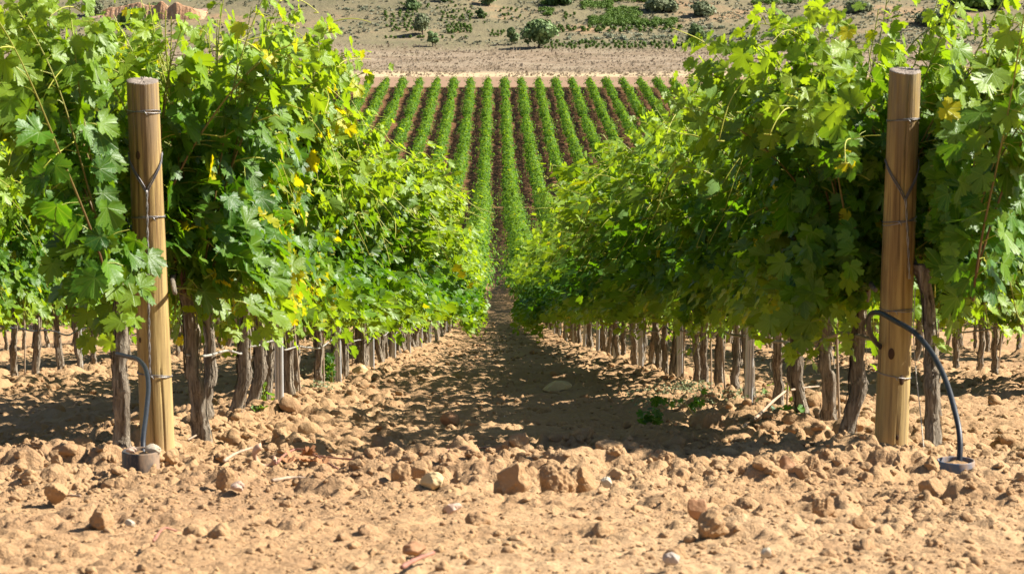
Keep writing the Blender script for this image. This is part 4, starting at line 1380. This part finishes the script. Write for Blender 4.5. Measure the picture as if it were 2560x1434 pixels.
def put_shrub(px, py, size, label, group, lib=SHR, name='shrub', cat='shrub'):
    p = at(px, py); s = F / (p[1] + 10)
    o = link(name, lib[gs.integers(len(lib))], loc=p); k = size / s
    o.scale = (k * gs.uniform(.9, 1.15), k * gs.uniform(.9, 1.15), k * gs.uniform(.85, 1.1)); o.rotation_euler = (0, 0, gs.uniform(0, 6.3))
    tag(o, label, cat, group)


def field(n, x0, y0, x1, y1, size, label, group, slope=0., **k):
    pts = []
    tries = 0
    while len(pts) < n and tries < n * 60:
        tries += 1
        x, y = gs.uniform(x0, x1), gs.uniform(y0, y1)
        if all((x - a) ** 2 + ((y - b) * 1.8) ** 2 > (size * .8) ** 2 for a, b in pts): pts.append((x, y))
    for x, y in pts: put_shrub(x, y + slope * (x - x0), size * gs.uniform(.65, 1.15), label, group, **k)


L1 = 'small round dark green shrub in the scattered planting around the grey green hill tree'
field(46, 962, 32, 1050, 80, 9, L1, 'round shrubs around the grey green tree')
field(34, 1100, 28, 1215, 60, 8.5, 'small round green shrub in the scattered planting below the cone tree', 'round shrubs below the cone tree')
field(24, 1000, 8, 1200, 34, 7, 'small round green shrub high on the slope left of the cone tree', 'round shrubs high on the slope')
field(28, 1118, 66, 1180, 84, 9.5, 'round green shrub in the dense patch above the lowest line', 'round shrubs in the dense patch')
for x in (965, 977, 988, 1009, 1026, 1045, 1051, 1058, 1106, 1131, 1165): put_shrub(x, 96 + gs.normal(0, .8), 8.5, 'small round shrub of the lowest sparse line on the hill foot', 'round shrubs of the lowest line')
field(10, 1225, 80, 1262, 92, 8.5, 'small round shrub left of the two hill foot trees', 'round shrubs left of the oak')
field(14, 1244, 22, 1302, 52, 8, 'small round shrub on the bare slope above the oak', 'round shrubs above the oak')
field(6, 1410, 36, 1440, 50, 9, 'round shrub beside the small green clump on the slope', 'round shrubs beside the clump')
field(42, 1372, 70, 1700, 82, 12, 'round green shrub in the hedge line along the upper terrace', 'round shrubs of the upper hedge line')
field(78, 1352, 108, 1715, 124, 10, 'round green shrub in the hedge line at the foot of the hill', 'round shrubs of the lower hedge line')
field(15, 1420, 88, 1690, 103, 15, 'low grey green sage bush between the two hedge lines', 'sage bushes between the hedge lines', lib=SAGE, name='sage_bush', cat='bush')
field(16, 1745, 70, 1880, 122, 15, 'low grey sage bush right of the dense dark tree', 'sage bushes right of the dark tree', lib=SAGE, name='sage_bush', cat='bush')
field(16, 850, 20, 960, 80, 9, 'small grey bush on the slope left of the round shrubs', 'small grey bushes on the left slope', lib=SAGE, name='sage_bush', cat='bush')


def thicket(name, polys, per, size, seed, mat, label):
    g = np.random.default_rng(seed); lob = []
    for (x0, y0, x1, y1, n, r) in polys:
        for _ in range(n):
            p = at(g.uniform(x0, x1), g.uniform(y0, y1)); q = r * g.uniform(.8, 1.25); lob.append((p[0], p[1], p[2] + q * .45, q, q, q * .85))
    P, N = [], []
    for (cx, cy, cz, rx, ry, rz) in lob:
        v = nrmz(g.normal(0, 1, (per, 3))); v[:, 2] = np.abs(v[:, 2]) * np.where(g.random(per) < .8, 1, -.5)
        P.append(np.array([cx, cy, cz]) + v * g.uniform(.7, 1.04, (per, 1)) * [rx, ry, rz]); N.append(v + g.normal(0, .4, (per, 3)))
    P = np.concatenate(P); N = np.concatenate(N); n = len(P)
    me = leaf_mesh(name, P, N, g.normal(0, 1, (n, 3)), size * g.uniform(.6, 1.3, n), np.zeros(n), np.zeros(n), 'far', mat, seed)
    tag(link(name, me), label, 'thicket', kind='stuff')


thicket('green_thicket', [(1475, 46, 1590, 66, 120, .8), (1520, 24, 1600, 46, 70, .8), (1580, 52, 1690, 66, 80, .75), (1455, 8, 1530, 24, 60, .75), (1350, 4, 1420, 14, 30, .7), (1350, 26, 1382, 40, 18, .65), (1520, -8, 1620, 8, 40, .7), (1880, 4, 2000, 12, 40, .7), (2300, 40, 2420, 50, 30, .7)], 60, .20, 31, M_SHRUB,
        'dense bright green thicket of low bushes covering the right hillside terraces')


def scrub():
    g = np.random.default_rng(41); n = 30000
    d = g.uniform(548, 760, n); x = CAM[0] + g.uniform(-.24, .24, n) * d; y = d - 10
    k = vnoise(x / 9, y / 9, 3) * .7 + vnoise(x / 2.5, y / 2.5, 5) * .5 + .18 * (x / d > .06) > g.uniform(.40, .92, n)
    x, y = x[k], y[k]; P, N, S = [], [], []
    for q in range(5):
        r = g.uniform(.1, .35, len(x)); P.append(np.column_stack([x + g.normal(0, .22, len(x)), y + g.normal(0, .22, len(x)), G(x, y) + g.uniform(.03, .3, len(x))])); N.append(g.normal(0, .5, (len(x), 3)) + [0, -.4, .7]); S.append(g.uniform(.18, .50, len(x)))
    P, N, S = np.concatenate(P), np.concatenate(N), np.concatenate(S); m = len(P)
    me = leaf_mesh('hillside_scrub', P, N, g.normal(0, 1, (m, 3)), S, np.zeros(m), np.zeros(m), 'far', M_SCRUB, 9)
    tag(link('hillside_scrub', me), 'low grey brown scrub dotted over the dry hillside', 'scrub', kind='stuff')
    # dry grass of the meadow strip between field and hill
    n = 26000; d = g.uniform(461, 548, n); x = CAM[0] + g.uniform(-.235, .235, n) * d; y = d - 10
    k = vnoise(x / 7, y / 5, 13) + .4 * vnoise(x / 2, y / 2, 15) > g.uniform(.2, 1.0, n); x, y = x[k], y[k]; n = len(x)
    V = np.zeros((n, 4, 3)); h = g.uniform(.10, .45, n) * np.where(g.random(n) < .07, 1.7, 1); w = g.uniform(.10, .35, n); a = g.uniform(-1.5, 1.5, n); z = G(x, y)
    lx = g.normal(.05, .12, n)
    for q, (sx, f) in enumerate(((-1, 0), (1, 0), (.45, 1), (-.5, .85))):
        V[:, q] = np.column_stack([x + sx * w * np.cos(a) + f * lx, y + sx * w * np.sin(a) + f * g.normal(0, .1, n), z - .03 + f * h])
    rnd = np.clip(vnoise(x / 5, y / 4, 23) + g.normal(0, .18, n), 0, 1)
    col = np.repeat(np.column_stack([0 * rnd, rnd, 0 * rnd, 1 + 0 * rnd]), 4, 0)
    me = mesh_np('dry_grass', V.reshape(-1, 3), [np.arange(n * 4).reshape(-1, 4)], M_GRASS, True, col=col)
    tag(link('dry_grass', me), 'tall dry straw coloured grass in the strip between field and hill', 'dry grass', kind='stuff')


scrub()


# eroded earth bank and the track below it, behind the left vine tops
def bank():
    t = NT('bank_earth'); co = t.coord((1, 1, .25))
    n1 = t.noise(1.1, 6, .65, co)
    mat = t.done(t.principled(t.ramp(n1, [(.3, (.36, .19, .10)), (.5, (.47, .27, .15)), (.7, (.56, .37, .23))]), .95, .05, t.bump(n1, 1., .5)))
    a, b = at(250, 44), at(520, 50); n, m = 90, 14; V = []
    for i in range(n):
        u = i / (n - 1); p = a + (b - a) * u
        H = 4.2 * math.sin(math.pi * min(1, u * 1.02 + .02)) ** .45 * (.72 + .45 * float(vnoise(np.array([i * .16]), np.array([2.]), 4)[0]))
        for j in range(m):
            v = j / (m - 1); gul = .22 * math.sin(i * 1.9 + 2 * math.sin(i * .37)) * math.sin(math.pi * v) 
            x = p[0]; y = p[1] + 2.6 * v + gul * .6
            V.append((x, y, float(G(p[0], p[1])) - .4 + (H + .4) * v ** .9))
        y2 = p[1] + 12; V.append((p[0], y2, float(G(p[0], y2)) - .2))
    m += 1
    Q = [(i * m + j, (i + 1) * m + j, (i + 1) * m + j + 1, i * m + j + 1) for i in range(n - 1) for j in range(m - 1)]
    tag(link('earth_bank', mesh_np('earth_bank', np.array(V), [np.array(Q)], mat)), kind='structure')
    # lower tongue of bare earth
    a, b = at(225, 74), at(330, 60)
    pts = [at(x, y) for x, y in ((180, 60), (260, 40), (330, 33), (420, 30), (520, 26))]
    c = bez(pts, 60); V = []
    for p in c:
        for q in (-1.6, -.5, .5, 1.6):
            V.append((p[0], p[1] + q, float(G(p[0], p[1] + q)) + .12 + (.0 if abs(q) > 1 else .05)))
    Q = [(i * 4 + j, i * 4 + 4 + j, i * 4 + 5 + j, i * 4 + 1 + j) for i in range(59) for j in range(3)]
    tag(link('dirt_road', mesh_np('dirt_road', np.array(V), [np.array(Q)], simple('road_earth', (.33, .21, .16), .95, .05))), kind='structure')


bank()

# ------------------------------------------------------------------ light, sky, camera
S = SUNDIR
el = math.asin(S[2]); az = math.atan2(S[0], S[1])
sl = bpy.data.lights.new('sun', 'SUN'); sl.energy = 5.0; sl.angle = math.radians(.53); sl.color = (1.0, .95, .87)
so = bpy.data.objects.new('sun', sl); C.objects.link(so); so.rotation_euler = Vector(S).to_track_quat('Z', 'Y').to_euler(); so.location = (30, 0, 60)
w = bpy.data.worlds.new('World'); sc.world = w; w.use_nodes = True
nt = w.node_tree
sky = nt.nodes.new('ShaderNodeTexSky'); sky.sky_type = 'NISHITA'; sky.sun_disc = False; sky.sun_elevation = el; sky.sun_rotation = az; sky.altitude = 800
bg = nt.nodes['Background']; bg.inputs[1].default_value = .05
nt.links.new(sky.outputs[0], bg.inputs[0])

cam = bpy.data.cameras.new('camera'); co = bpy.data.objects.new('camera', cam); C.objects.link(co)
co.location = CAM; co.rotation_euler = (math.pi / 2 - PITCH, 0, -YAW)
cam.sensor_width = 36; cam.lens = F / 2560 * 36; cam.clip_start = .5; cam.clip_end = 6000
cam.dof.use_dof = True; cam.dof.focus_distance = 24; cam.dof.aperture_fstop = 15
sc.camera = co
sc.view_settings.view_transform = 'Standard'; sc.view_settings.look = 'None'; sc.view_settings.exposure = 1.36; sc.view_settings.gamma = 1
sc.cycles.max_bounces = 8; sc.cycles.transmission_bounces = 2; sc.cycles.diffuse_bounces = 1; sc.cycles.glossy_bounces = 2
sc.cycles.sample_clamp_indirect = 8
